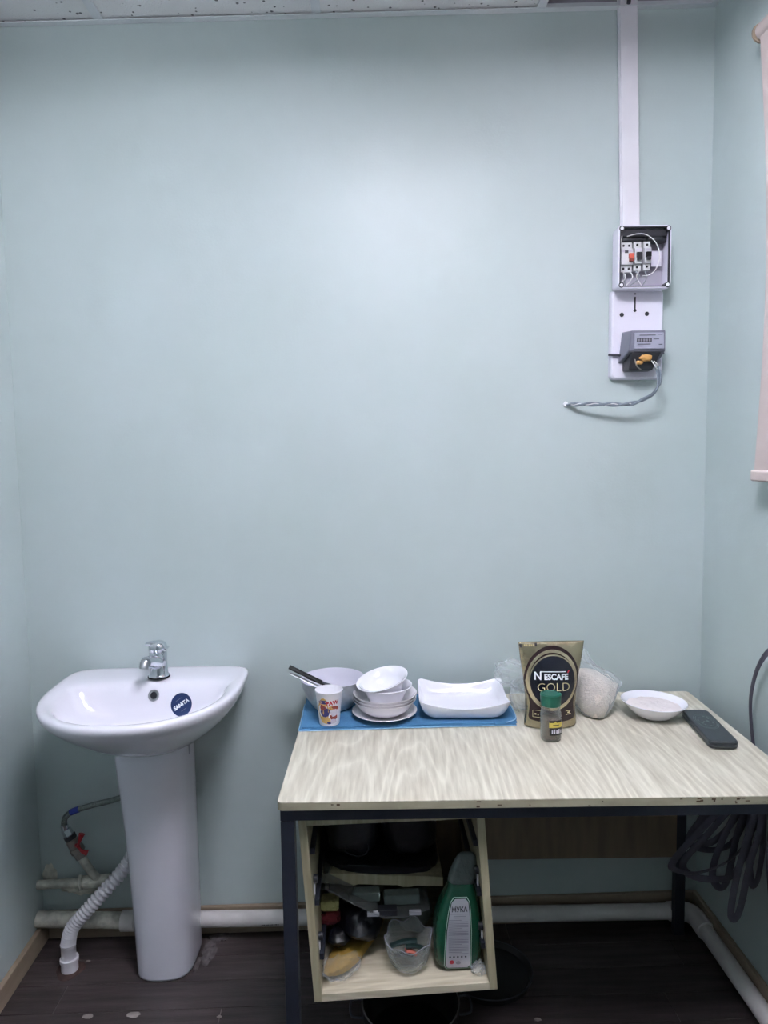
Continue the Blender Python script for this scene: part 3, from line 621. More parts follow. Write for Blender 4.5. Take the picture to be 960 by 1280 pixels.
# dark things in the upper compartment
z0 = .484
inside('dark_cloth', M().blob((.027, -.375, .481), (.142, .119, .015), 33, .10, 3, 40, 14, sq=.45, rot=Matrix.Rotation(math.radians(3.3), 3, 'Y')), K['darkbag'], (.03, -.37, z0-.012), 'crumpled black cloth spread over the inner shelf of the cabinet', 'cloth')
inside('dark_bag', M().blob((-.048, -.405, .572), (.064, .084, .076), 31, .14, 1.6, 30, 20, sq=.62), K['darkbag'], (-.045, -.40, z0), 'dark plastic bag on the left of the upper shelf in the cabinet', 'bag')
inside('dark_bag', M().blob((.098, -.400, .574), (.068, .086, .080), 32, .14, 1.6, 30, 20, sq=.62), K['darkbag'], (.09, -.385, z0), 'dark plastic bag on the right of the upper shelf in the cabinet', 'bag')
tag(M().tube([(-.035+.030*math.cos(a), -.482+.004*math.sin(a*2), .532+.020*math.sin(a)) for a in [2*PI*j/24 for j in range(25)]], .0012, 6).build('wire_ring', K['steel'], origin=(-.035, -.48, .51)), 'thin dull ring lying against the dark bag', 'ring')
# clear plastic tray under the shelf
t = thing('plastic_tray', (.02, -.5, .40), 'smoky clear plastic divider tray wedged below the inner shelf', 'tray')
rim = [Vector(p) for p in ((-.126, -.55, .468), (-.108, -.555, .478), (-.04, -.56, .440), (.029, -.56, .404), (.075, -.56, .404), (.136, -.555, .420))]
M().tube(rim, .0022, 8).build('tray_rim', K['tray'], t)
M().loft([rim, [p+Vector((0, .10, .012)) for p in rim], [p+Vector((0, .22, .02)) for p in rim]], False, False, False).build('tray_floor', K['tray'], t, solid=.002)
for a, b in (((-.055, -.53, .424), (.02, -.50, .446)), ((.03, -.53, .414), (.115, -.50, .438))):
    M().box(a, b).build('tray_compartment', K['cloudy'], t, smooth=False, bevel=.003)
M().box((.015, -.558, .407), (.06, -.535, .420)).build('tray_clip', K['dgrey'], t, smooth=False)
for x in (-.01, .088): M().box((x, -.561, .4085), (x+.028, -.552, .417)).build('tray_tab', K['greylabel'], t, smooth=False)

# bottom compartment: flour bag, glass bowl, pasta, dark bag, sponge, red cloth
fzb = .2945
def fz(x): return .2862+(x+.0)*.0385+.001
t = thing('flour_bag', (.198, -.565, fzb), 'green plastic flour bag with grey printed panel, standing at right inside the cabinet', 'flour bag')
def fb(z, hx, hy, cx, r=.02): return [Vector((p.x, p.y, p.z)) for p in rrect(hx, hy, min(r, hy*.95), z, 5, (cx, -.565))]
prof = [(0, .040, .024, .198), (.006, .050, .032, .198), (.03, .055, .036, .198), (.07, .057, .037, .199), (.12, .055, .036, .201), (.155, .045, .031, .204), (.180, .036, .024, .207), (.200, .030, .016, .210), (.212, .034, .012, .213)]
M().loft([fb(fzb+z, hx, hy, cx) for z, hx, hy, cx in prof]).build('bag_body', K['green'], t, sub=1)
M().loft([fb(fzb+z, hx, hy, cx) for z, hx, hy, cx in ((.190, .030, .016, .210), (.205, .036, .018, .212), (.235, .031, .014, .218), (.262, .022, .010, .223), (.268, .012, .006, .224))]).build('bag_neck', K['cloudy'], t, sub=1, label='cloudy twisted plastic top')
def fsurf(x, z, off):
    zz = z-fzb
    for (a, b) in zip(prof[:-1], prof[1:]):
        if a[0] <= zz <= b[0]:
            k = (zz-a[0])/(b[0]-a[0]); hy = a[2]+(b[2]-a[2])*k; break
    else: hy = .03
    return Vector((x, -.565-hy-off, z))
def panel(m, c0, zs, off):
    for (za, xa, xb), (zb_, xc, xd) in zip(zs[:-1], zs[1:]):
        n = 5; A_ = [fsurf(xa+(xb-xa)*i/n, za, off) for i in range(n+1)]; B_ = [fsurf(xc+(xd-xc)*i/n, zb_, off) for i in range(n+1)]
        m.add(A_+B_, [(i, i+1, n+2+i, n+1+i) for i in range(n)])
    return m
def outline(g): return [(fzb+.010-g, .173-g, .219+g), (fzb+.016, .168-g, .224+g), (fzb+.05, .169-g, .224+g), (fzb+.10, .172-g, .225+g), (fzb+.14, .178-g, .224+g), (fzb+.165, .184-g, .222+g), (fzb+.172+g, .192-g, .216+g)]
lb = panel(M(), 0, outline(.0035), .0016).build('label_border', K['pale'], t, smooth=False)
panel(M(), 0, outline(.0022), .0020).build('label_inner_border', K['green'], lb, smooth=False)
lb = panel(M(), 0, outline(0), .0025).build('printed_panel', K['greylabel'], t, smooth=False)
text('panel_lettering', 'МУКА', .0155, K['ink'], lb, lambda x, y: fsurf(.201+x, fzb+.150+y, .0034), wide=.82, bold=.0004)
m = M()
def bar(x0, x1, z0_, z1_): m.add([fsurf(x0, fzb+z0_, .0033), fsurf(x1, fzb+z0_, .0033), fsurf(x1, fzb+z1_, .0033), fsurf(x0, fzb+z1_, .0033)], [(0, 1, 2, 3)])
bar(.180, .222, .1395, .1402); bar(.187, .216, .1345, .136); bar(.190, .213, .131, .1322)
for i in range(22):
    zz = .126-i*.0038
    if 9 < i < 11: continue
    bar(.175, .2205 if i % 5 else .205, zz, zz+.0016)
m.build('fine_print', K['greyink'], lb, smooth=False)
m = M()
for i in range(5): bar(.176+i*.009, .180+i*.009, .0375, .041)
m.build('print_icons', K['ink'], lb, smooth=False)
m = M(); m.add([fsurf(.182+.0055*math.cos(a), fzb+.026+.0055*math.sin(a), .0034) for a in [2*PI*j/16 for j in range(16)]], [tuple(range(16))]); m.build('red_stamp', K['redink'], lb, smooth=False)
m = M(); m.add([fsurf(.197+.0058*math.cos(a), fzb+.024+.0048*math.sin(a), .0034) for a in [2*PI*j/16 for j in range(16)]], [tuple(range(16))]); m.build('grey_stamp', K['greyink'], lb, smooth=False)

t = thing('glass_bowl', (.085, -.565, fzb-.004), 'small cut-glass bowl with wavy rim holding clips, in front inside the cabinet', 'bowl')
def wav(p, a): 
    k = max(0, min(1, (p.z-.03)/.05)); return Vector((p.x*(1+.07*k*math.sin(6*a)), p.y*(1+.07*k*math.sin(6*a)), p.z+.007*k*math.sin(6*a+.6)+(.006*k*math.sin(a))))
M().lathe([(.026, 0), (.034, .002), (.046, .018), (.052, .04), (.055, .07), (.054, .072), (.0515, .069), (.048, .04), (.042, .020), (.030, .008), (.002, .007)], (.085, -.565, fzb-.004), 48, fn=wav).build('bowl_glass', K['cutg'], t, ang=70)
M().tube([Vector((.085, -.565, fzb-.004))+wav(Vector((.0545*math.cos(a), .0545*math.sin(a), .072)), a) for a in [2*PI*j/72 for j in range(73)]], .0012, 6).build('bowl_rim', K['greyink'], t)
base = Vector((.085, -.575, fzb+.022))
for i, (dx, dy, dz, L, a, mt, nm, lab) in enumerate(((-.012, .008, .034, .05, .1, 'teal', 'hair_clip', 'dark green clip at the back of the glass bowl'), (.016, .0, .028, .045, -.6, 'teal', 'hair_clip', 'dark green clip at the right of the glass bowl'), (.004, -.004, .020, .030, -.9, 'pinkc', 'pink_clip', 'salmon pink clip in the middle of the glass bowl'), (-.014, -.008, .016, .036, -.3, 'dgrey', 'black_clip', 'black glossy clip in front in the glass bowl'))):
    d = Vector((math.cos(a), .2, math.sin(a)*.5)); L *= 1.25; p = base+Vector((dx, dy, dz-.006))
    tag(M().tube(spline([p-d*L/2, p+Vector((0, 0, .004)), p+d*L/2], 5), .0078, 8, flat=.6).build(nm, K[mt], origin=tuple(p)), lab, 'clip')

t = thing('pasta_bag', (-.04, -.53, fzb-.003), 'clear bag of yellow spaghetti lying at left on the cabinet floor', 'food bag')
rz = Matrix.Rotation(math.radians(-30), 3, 'Z')
M().blob((-.040, -.500, fzb+.008), (.034, .122, .015), 41, .15, 1.4, 20, 14, sq=.8, rot=rz).build('spaghetti', K['yellow'], t)
M().blob((-.072, -.575, fzb+.008), (.040, .055, .015), 42, .3, 3, 26, 16, ridge=False, rot=rz).build('bag_film', K['filmthin'], t)
inside('dark_sack', M().blob((-.028, -.47, fzb+.068), (.060, .085, .052), 43, .3, 1.6, 26, 18), K['darkbag'], (-.01, -.44, fzb), 'dark navy plastic bag lying on the spaghetti in the cabinet', 'bag')
inside('dark_pouch', M().blob((-.078, -.53, fzb+.047), (.026, .030, .018), 44, .3, 1.6, 22, 14, ), K['darkbag'], (-.075, -.53, fzb+.03), 'small black pouch end on the spaghetti bag', 'bag')
inside('red_cloth', M().blob((-.098, -.505, fzb+.085), (.024, .024, .022), 45, .35, 2, 20, 12), K['maroon'], (-.1, -.5, fzb+.06), 'red cloth, coloured darker for shade, below the sponge in the cabinet', 'cloth')
inside('sponge', M().box((-.122, -.528, fzb+.106), (-.078, -.485, fzb+.130)), K['sponge'], (-.1, -.5, fzb+.106), 'pale yellow sponge at the left inside the cabinet', 'sponge', bevel=.006)
inside('white_packet', M().blob((.105, -.46, fzb+.06), (.045, .03, .055), 46, .2, 1.6, 20, 12), K['cloudy'], (.105, -.46, fzb), 'greyish plastic packet behind the glass bowl', 'packet')
inside('crumpled_film', M().blob((.243, -.60, fzb+.010), (.016, .022, .012), 47, .5, 3, 20, 12), K['film'], (.243, -.60, fzb), 'scrap of crumpled clear film beside the flour bag', 'plastic film')

# ------------------------------------------------------------------ pots on the floor under the cabinet
t = thing('glass_pot', (.095, -.44, 0), 'dark pot with thin shiny rim and side lugs on the floor under the cabinet', 'pot')
M().lathe([(.09, 0), (.11, .006), (.122, .06), (.124, .098), (.119, .098), (.116, .06), (.105, .010), (.002, .008)], (.095, -.44, 0), 40).build('pot_body', K['potmat'], t)
M().tube([(.095+.1225*math.cos(a), -.44+.1225*math.sin(a), .099) for a in [2*PI*j/48 for j in range(49)]], .0022, 6).build('pot_rim', K['steelb'], t)
for s_ in (-1, 1): M().tube(spline([(.095+s_*.12, -.475, .085), (.095+s_*.15, -.47, .088), (.095+s_*.15, -.42, .088), (.095+s_*.12, -.415, .085)], 5), .0028, 8).build('lug_handle', K['steel'], t)
t = thing('shallow_pan', (.33, -.235, 0), 'shallow dark pan with thin rim on the floor right of the cabinet', 'pan')
M().lathe([(.100, 0), (.118, .004), (.124, .022), (.121, .022), (.112, .008), (.002, .006)], (.33, -.235, 0), 40).build('pan_body', K['potmat'], t)
M().tube([(.33+.1222*math.cos(a), -.235+.1222*math.sin(a), .023) for a in [2*PI*j/48 for j in range(49)]], .0016, 6).build('pan_rim', K['steel'], t)

# ------------------------------------------------------------------ on the table: towel and dishes
ZT = .7497
t = thing('towel', (.10, -.16, ZT), 'folded blue microfibre towel under the dishes', 'towel')
def tl(x0, x1, y0, y1, z, th, seed):
    m = M(); nx, ny = 36, 14; top = []; bot = []
    for i in range(nx+1):
        for j in range(ny+1):
            u, v = i/nx, j/ny; x = x0+(x1-x0)*u; y = y0+(y1-y0)*v
            e = noise.noise(Vector((x*5, y*5, seed)))
            x += .003*noise.noise(Vector((y*20, seed, 1)))*(1 if u > .5 else -1); y += .0035*noise.noise(Vector((x*12, seed, 5)))
            lift = .0014*(e+.5) ; top.append(Vector((x, y, z+th+lift))); bot.append(Vector((x, y, z)))
    k = ny+1; fs = []
    for i in range(nx):
        for j in range(ny): a = i*k+j; fs.append((a, a+k, a+k+1, a+1))
    m.add(top, fs); m.add(bot, fs)
    n0 = len(top); B = [i*k for i in range(nx+1)]+[nx*k+j for j in range(1, k)]+[i*k+ny for i in range(nx-1, -1, -1)]+[j for j in range(ny-1, 0, -1)]
    for a, b in zip(B, B[1:]+B[:1]): m.f.append((a, b, b+n0, a+n0)); m.mi.append(0)
    return m
tl(-.184, .398, -.284, -.035, ZT+.0003, .0035, 1).build('towel_layer', K['towel'], t, bevel=.001)
tl(-.176, .400, -.277, -.035, ZT+.0043, .0035, 2).build('towel_layer', K['towel'], t, bevel=.001)
M().tube([(x, -.2862+.002*math.sin(x*9), ZT+.0028) for x in [-.184+.582*i/30 for i in range(31)]], .0013, 6).build('hem_line', K['hem'], t)
M().tube([(-.186, y, ZT+.0028) for y in [-.284+.2*i/12 for i in range(13)]], .0013, 6).build('hem_line', K['hem'], t)
M().tube(spline([(.400, -.05, ZT+.006), (.403, -.12, ZT+.009), (.404, -.2, ZT+.008), (.398, -.26, ZT+.008), (.375, -.279, ZT+.007), (.34, -.282, ZT+.006)], 6), .0052, 10).build('rolled_edge', K['towel'], t)
M().tube(spline([(.4035, -.08, ZT+.0135), (.4065, -.18, ZT+.0135), (.401, -.262, ZT+.013), (.372, -.2845, ZT+.011)], 6), .0014, 6).build('hem_line', K['hem'], t)
ZD = ZT+.0098

t = thing('mixing_bowl', (-.10, -.125, ZD), 'large pale grey enamel bowl behind the patterned cup', 'bowl')
pc = Vector((-.10, -.125, ZD))
M().lathe([(.048, 0), (.056, .004), (.075, .03), (.087, .062), (.0915, .083), (.0925, .085)], pc, 48, cap1=False).build('bowl_outside', K['panout'], t, ang=60)
M().lathe([(.0925, .085), (.0912, .0862), (.0895, .084), (.085, .062), (.073, .031), (.054, .006), (.002, .004)], pc, 48, cap0=False).build('bowl_inside', K['panin'], t, ang=60)
t = thing('knife', (-.12, -.13, .84), 'black-handled knife resting across the rim of the grey bowl', 'knife')
a0, a1 = Vector((-.222, -.135, .881)), Vector((-.130, -.150, .838)); dd = (a1-a0).normalized()
m = M(); m.tube([a0, a0+dd*.01, a0+dd*.05, a0+dd*.075, a1], 0, 10, rf=lambda u: .0098, flat=.6); m.build('handle', K['handle'], t)
m = M(); sd = Vector((0, 0, .008)); q0 = a1-dd*.004; q1 = a1+dd*.055+Vector((.012, 0, .004)); th = Vector((0, .0008, 0))
m.hexa([q0-sd*.7-th, q1-sd*.1-th, q1-sd*.1+th, q0-sd*.7+th, q0+sd*.7-th, q1+sd*.3-th, q1+sd*.3+th, q0+sd*.7+th]); m.build('blade', K['steelb'], t, smooth=False)
for k in (.35, .7): M().cyl(a0+dd*.1*k+Vector((0, -.0052, 0)), a0+dd*.1*k+Vector((0, -.0064, 0)), .0018, 8).build('rivet', K['steelb'], t)
t = thing('steel_spatula', (-.12, -.16, .83), 'thin steel utensil handle lying below the black knife handle', 'utensil')
M().tube([(-.221, -.142, .8655), (-.195, -.147, .855), (-.165, -.153, .841), (-.135, -.158, .828)], .0058, 10, flat=.35).build('handle', K['steelb'], t)
M().tube([(-.172, -.148, .852), (-.15, -.152, .844), (-.115, -.156, .829), (-.085, -.15, .808)], .0045, 10, flat=.4).build('shaft', K['handle'], t)

t = thing('patterned_cup', (-.105, -.252, ZD), 'white paper cup with colourful print and red word, front left on the towel', 'cup')
cc = Vector((-.105, -.252, ZD)); CH = .092
M().lathe([(.0255, .003), (.0265, 0), (.0272, .002), (.0365, CH-.002), (.0382, CH), (.0372, CH+.002), (.0352, CH-.001), (.0262, .006), (.001, .005)], cc, 40).build('cup_body', K['cup'], t, ang=60)
def cs(x, z, off=.0005):
    r = .0268+(.0365-.0268)*z/CH+off; a = -PI/2+x/.032
    return cc+Vector((r*math.cos(a), r*math.sin(a), z))
text('cup_lettering', 'PAW', .0155, K['redink'], t, lambda x, y: cs(.0095+x, .0655+y+.1*x, .0012), wide=.95, bold=.0006)
def patch(name, cx, cz, rx, rz_, mt, seed, off):
    n = 22; P = []
    for j in range(n):
        a = 2*PI*j/n; k = 1+.28*noise.noise(Vector((math.cos(a)*1.4, math.sin(a)*1.4, seed))); P.append(cs(1.12*cx+1.25*rx*k*math.cos(a), cz+1.08*rz_*k*math.sin(a), off))
    M().add(P+[cs(1.12*cx, cz, off+.0002)], [(j, (j+1) % n, n) for j in range(n)]).build(name, K[mt], t)
for i, q in enumerate(((-.013, .042, .014, .030, 'ochre', 0, .0006), (-.012, .068, .011, .005, 'plum', 1, .0009), (-.009, .040, .011, .013, 'plum', 2, .0009), (-.008, .017, .012, .008, 'ochre', 3, .0009), (.006, .052, .006, .005, 'ochre', 4, .0008), (.014, .050, .010, .006, 'brownp', 5, .0010), (.014, .038, .009, .009, 'lgrey', 6, .0011), (.013, .026, .009, .009, 'brownp', 7, .0009), (.012, .014, .008, .006, 'lgrey', 8, .0011), (-.015, .052, .006, .008, 'brownp', 9, .0011), (.001, .010, .006, .003, 'plum', 10, .001))):
    patch('printed_patch', *q)

# crockery stack
PX, PY = .046, -.205
t = thing('plate', (PX, PY, ZD), 'white flat plate at the bottom of the crockery stack on the towel', 'plate')
M().lathe([(.045, 0), (.050, .0005), (.062, .004), (.088, .014), (.0905, .0155), (.0900, .017), (.084, .0155), (.058, .0065), (.001, .005)], (PX, PY, ZD), 56).build('plate_body', K['china2'], t, ang=60)
soup = [(.042, 0), (.046, .0002), (.058, .006), (.074, .020), (.0855, .0385), (.0885, .0410), (.0885, .0425), (.0855, .0415), (.073, .0235), (.056, .009), (.001, .006)]
labs = ['lowest of the three nested white soup bowls in the stack', 'middle of the three nested white soup bowls in the stack', 'top of the three nested white soup bowls, holding the smaller bowls']
t = thing('soup_bowl', (PX, PY, ZD+.0075), labs[0], 'bowl', 'nested white soup bowls')
M().lathe(soup, (PX, PY, ZD+.0075), 56).build('bowl_body', K['china2'], t, ang=60)
for i in (1, 2): copy_tree(t, (PX+.0008*i, PY, ZD+.0075+.0080*i), labs[i])
sm = [(.036, 0), (.040, .0005), (.048, .016), (.058, .036), (.070, .052), (.0735, .0545), (.0730, .056), (.069, .055), (.055, .036), (.044, .014), (.001, .006)]
zb2 = ZD+.0075+.016+.0085
t = thing('small_bowl', (PX+.004, PY, zb2), 'white footed bowl standing upright inside the soup bowls', 'bowl', 'small white bowls')
M().lathe(sm, (PX+.004, PY, zb2), 56).build('bowl_body', K['china'], t, ang=60)
copy_tree(t, (PX+.006, PY+.004, zb2+.020), 'topmost white bowl of the stack, tipped to the left', rot=(math.radians(7), math.radians(-13), 0))

# rectangular dish
DC = Vector((.268, -.168, ZD)); Dr = Matrix.Rotation(math.radians(-2.5), 3, 'Z')
t = thing('serving_dish', tuple(DC), 'white rectangular serving dish with raised corners on the towel', 'dish')
def dring(hx, hy, r, z, lift):
    out = []
    for p in rrect(hx, hy, r, 0, 8):
        k = (abs(p.x)/hx)**2*(abs(p.y)/hy)**2; k2 = ((p.x/hx)**2+(p.y/hy)**2)/2
        out.append(DC+Dr @ Vector((p.x, p.y, z+lift*(max(0, k2-.5)*2)**1.0)))
    return out
def densify(rg, n=6):
    out = []
    for a, b in zip(rg, rg[1:]+rg[:1]):
        L = (b-a).length; k = max(1, int(L/.02)) if L > .03 else 1
        out += [a+(b-a)*i/k for i in range(k)]
    return out
def dr2(hx, hy, r, z, lift):
    base = []
    pts = rrect(hx, hy, r, 0, 8)
    K1 = pts+[pts[0]]
    for idx in range(len(pts)):
        a, b = K1[idx], K1[idx+1]; k = 8 if (idx+1) % 9 == 0 else 1
        for i in range(k):
            p = a+(b-a)*i/k; q = min(1, abs(p.x)/hx)**2.2*min(1, abs(p.y)/hy)**2.2
            e = (abs(p.x/hx)**2.2+abs(p.y/hy)**2.2-1)
            base.append(DC+Dr @ Vector((p.x, p.y, z+lift*max(0, e))))
    return base
M().loft([dr2(.095, .078, .03, .0, 0), dr2(.104, .086, .03, .003, 0), dr2(.115, .098, .024, .018, .006), dr2(.123, .106, .018, .034, .020), dr2(.1245, .1075, .018, .0365, .022), dr2(.1225, .1055, .017, .0375, .022), dr2(.118, .100, .022, .029, .016), dr2(.108, .090, .028, .014, .005), dr2(.098, .080, .032, .0065, 0), dr2(.04, .03, .02, .0055, 0)]).build('dish_body', K['china'], t, sub=1)

# coffee pouch
PC = Vector((.489, -.285, ZT+.0005)); PH = .228
t = thing('coffee_pouch', tuple(PC), 'gold and dark brown stand-up coffee refill pouch', 'coffee pouch')
def pw(v):
    P = [(0, .0705), (.06, .070), (.2, .067), (.38, .069), (.6, .075), (.8, .083), (1, .0885)]
    for a, b in zip(P[:-1], P[1:]):
        if a[0] <= v <= b[0]: return a[1]+(b[1]-a[1])*(v-a[0])/(b[0]-a[0])
    return P[-1][1]
def pb(v): return .027*(1-v)**.55*(1 if v > .0 else 1)+.0012
def psurf(u, v, off=0, side=-1):
    b = pb(v)*max(0, 1-abs(u)**2.6)**.7
    wr = .0011*noise.noise(Vector((u*3, v*7, 3)))*(1-abs(u))*(1 if v < .93 else .3)
    # curved bottom gusset: the front foot drops in the middle
    return PC+Vector((u*pw(v)+.004*v, side*(b+wr+off)+.008*v, v*PH+.004*abs(u)**2*(1-v)**6))
m = M(); nu, nv = 32, 44; G = []
for s_ in (-1, 1):
    P = [psurf(-1+2*i/nu, j/nv, 0, s_) for j in range(nv+1) for i in range(nu+1)]
    m.add(P, [(j*(nu+1)+i, j*(nu+1)+i+1, (j+1)*(nu+1)+i+1, (j+1)*(nu+1)+i) for j in range(nv) for i in range(nu)])
m.build('pouch_body', K['gold'], t, ang=80, solid=.0004)
def pxy(X, Z, off): # metres on the front face -> surface point
    v = Z/PH; return psurf(X/pw(v), v, off)
def disc(name, cx, cz, rx, rz_, r0, mt, off, n=56, nr=8, par=None, clip=None):
    m = M(); rings = []
    for q in range(nr+1):
        k = r0+(1-r0)*q/nr; ring = []
        for j in range(n):
            a = 2*PI*j/n; X, Z = cx+rx*k*math.cos(a), cz+rz_*k*math.sin(a)
            if clip: X, Z = clip(X, Z)
            ring.append(pxy(X, Z, off))
        rings.append(ring)
    m.loft(rings, cap0=(r0 < .02), cap1=False); return m.build(name, K[mt], par or t)
ez = .128
# brown lower field
m = M(); n = 16; rows = [(.018, .85), (.03, .90), (.05, .88), (.065, .86), (.085, .90), (.11, .93)]
PT = [[pxy(-k*pw(z/PH)+2*k*pw(z/PH)*i/n, z+(.004 if z < .025 else 0)*abs(2*i/n-1)**3, .0007) for i in range(n+1)] for z, k in rows]
m.add([p for r in PT for p in r], [(j*(n+1)+i, j*(n+1)+i+1, (j+1)*(n+1)+i+1, (j+1)*(n+1)+i) for j in range(len(rows)-1) for i in range(n)]); m.build('brown_field', K['dbrown'], t)
disc('brown_oval', 0, ez+.003, .0735, .087, .001, 'dbrown', .0011)
disc('gold_band', 0, ez, .0685, .080, .90, 'goldring', .0016, nr=2)
disc('brown_band', 0, ez, .0615, .072, .86, 'dbrown', .0016, nr=2)
disc('gold_band', .0015, ez-.003, .0635, .0705, .945, 'goldring', .0020, nr=2)
disc('dark_oval', .0015, ez-.003, .0600, .0660, .001, 'darkink', .0022)
# lettering
def brand(x, y): return pxy(.001+x, .1375+y-.02*x, .0032)
text('brand_lettering', 'ESCAFÉ'.replace('É', 'E'), .0215, K['white'], t, lambda x, y: brand(x+.0085, y-.001), wide=.92, bold=.0007)
text('brand_lettering', 'N', .0290, K['white'], t, lambda x, y: brand(x-.0400, y+.001), wide=.90, bold=.0008)
m = M(); A_ = []
for i in range(13):
    x = -.034+.068*i/12; A_ += [brand(x, .0122), brand(x, .0144)]
m.add(A_, [(2*i, 2*i+2, 2*i+3, 2*i+1) for i in range(12)]).build('brand_bar', K['white'], t, smooth=False)
M().add([brand(.0385, .0095), brand(.0415, .0095), brand(.0455, .0175), brand(.040, .0145)], [(0, 1, 2, 3)]).build('red_accent', K['redink'], t, smooth=False)
text('product_lettering', 'GOLD', .0320, K['goldink'], t, lambda x, y: pxy(.003+x, .109+y, .0032), wide=1.0, bold=-.0004)
M().add([psurf(u, v, .0010) for u, v in ((-.97, .935), (-.45, .955), (-.45, .99), (-.99, .975))], [(0, 1, 2, 3)]).build('corner_strip', K['ink'], t, smooth=False)
m = M()
for i in range(5): m.add([psurf(u, v, .0018) for u, v in ((-.85+i*.07, .951), (-.81+i*.07, .953), (-.81+i*.07, .975), (-.85+i*.07, .973))], [(0, 1, 2, 3)])
m.build('strip_marks', K['goldink'], t, smooth=False)
m = M()
for x0, x1, z0_, z1_ in ((-.052, -.028, .030, .0308), (-.052, -.028, .048, .0488), (-.052, -.0512, .030, .048), (-.0288, -.028, .030, .048), (-.047, -.043, .037, .041), (-.040, -.037, .036, .040), (.035, .050, .036, .038), (.035, .050, .045, .046), (.040, .046, .040, .043)):
    m.add([pxy(x0, z0_, .0026), pxy(x1, z0_, .0026), pxy(x1, z1_, .0026), pxy(x0, z1_, .0026)], [(0, 1, 2, 3)])
m.build('small_print', K['goldink'], t, smooth=False)

# spice jar
JC = Vector((.4665, -.378, ZT)); 
t = thing('spice_jar', tuple(JC), 'small glass spice jar with dark green lid in front of the coffee pouch', 'jar')
def sqr(p, a):
    k = 1 if p.z < .085 else 0
    q = (abs(math.cos(a))**4+abs(math.sin(a))**4)**(-.25); f_ = 1+(q-1)*.35*k
    return Vector((p.x*f_, p.y*f_, p.z))
M().lathe([(.022, 0), (.0245, .002), (.0258, .01), (.0262, .05), (.0258, .072), (.0228, .088), (.0222, .092), (.0202, .092), (.0212, .086), (.0240, .071), (.0243, .05), (.0240, .010), (.0210, .005), (.001, .005)], JC, 40, fn=sqr).build('jar_glass', K['jarglass'], t, ang=60)
M().lathe([(.020, .0055), (.0233, .011), (.0236, .040), (.0234, .056), (.018, .0595), (.001, .0590)], JC, 32, fn=lambda p, a: sqr(p, a)).build('jar_contents', K['spice'], t)
M().lathe([(.0238, .090), (.0250, .091), (.0268, .117), (.0268, .1195), (.0235, .1215), (.022, .1195), (.001, .1190)], JC, 40).build('jar_lid', K['greenlid'], t, ang=45)
def js(x, z, off=.0012):
    a = -PI/2+x/.0262; q = (abs(math.cos(a))**4+abs(math.sin(a))**4)**(-.25); r = .0263*(1+(q-1)*.35)+off
    return JC+Vector((r*math.cos(a), r*math.sin(a), z))
def jpatch(name, x0, x1, z0_, z1_, mt, off=.0012):
    n = 8; m = M(); P = [js(x0+(x1-x0)*i/n, z, off) for z in (z0_, z1_) for i in range(n+1)]
    return m.add(P, [(i, i+1, n+2+i, n+1+i) for i in range(n)]).build(name, K[mt], t)
jpatch('black_label', -.009, .026, .020, .058, 'blacklabel')
jpatch('yellow_band', -.010, .027, .040, .053, 'yellowlabel', .0016)
M().add([js(.002, .053, .0017), js(.008, .053, .0017), js(.005, .057, .0017)], [(0, 1, 2)]).build('label_crest', K['yellowlabel'], t)
for i in range(5): jpatch('label_stroke', -.004+i*.0055, -.001+i*.0055, .025, .034+(.002 if i % 2 else 0), 'lgrey', .0018)
jpatch('label_line', -.001, .014, .046, .048, 'ink', .0022)

# sugar bag in clear film
t = thing('sugar_bag', (.63, -.19, ZT), 'clear knotted plastic bag of off-white grains behind the coffee pouch', 'food bag')
def er(z, cx, cy, rx, ry, n=28, s=0, amp=.08):
    return [Vector((cx+rx*math.cos(a)*(1+amp*noise.noise(Vector((math.cos(a)*2, math.sin(a)*2, z*40+s)))), cy+ry*math.sin(a)*(1+amp*noise.noise(Vector((math.cos(a)*2, math.sin(a)*2, z*40+s+5)))), z)) for a in [2*PI*j/n for j in range(n)]]
M().loft([er(ZT+.001, .632, -.205, .020, .045), er(ZT+.006, .630, -.203, .034, .056), er(ZT+.03, .632, -.195, .050, .065), er(ZT+.06, .638, -.185, .060, .066), er(ZT+.08, .642, -.18, .062, .062), er(ZT+.097, .635, -.175, .050, .05), er(ZT+.11, .62, -.17, .030, .030), er(ZT+.114, .615, -.17, .008, .008)]).build('grains', K['sugar'], t, ang=80)
M().loft([er(ZT+.001, .632, -.205, .024, .05, 40, 9, .2), er(ZT+.006, .630, -.203, .038, .060, 40, 9, .15), er(ZT+.03, .633, -.195, .055, .069, 40, 9, .2), er(ZT+.06, .640, -.185, .065, .071, 40, 9, .25), er(ZT+.085, .645, -.18, .068, .067, 40, 9, .3), er(ZT+.105, .63, -.175, .060, .055, 40, 9, .5), er(ZT+.13, .60, -.17, .045, .04, 40, 9, .7), er(ZT+.16, .585, -.165, .03, .03, 40, 9, .9), er(ZT+.185, .58, -.16, .026, .014, 40, 9, .9)]).build('bag_film', K['film'], t, ang=80)
M().blob((.432, -.165, ZT+.100), (.070, .030, .036), 61, .55, 1.9, 40, 24, rot=Matrix.Rotation(math.radians(20), 3, 'Y')).build('bag_flap', K['film'], t, ang=180)
M().blob((.43, -.17, ZT+.045), (.026, .030, .045), 62, .4, 1.8, 36, 22).build('bag_flap', K['film'], t, ang=180)

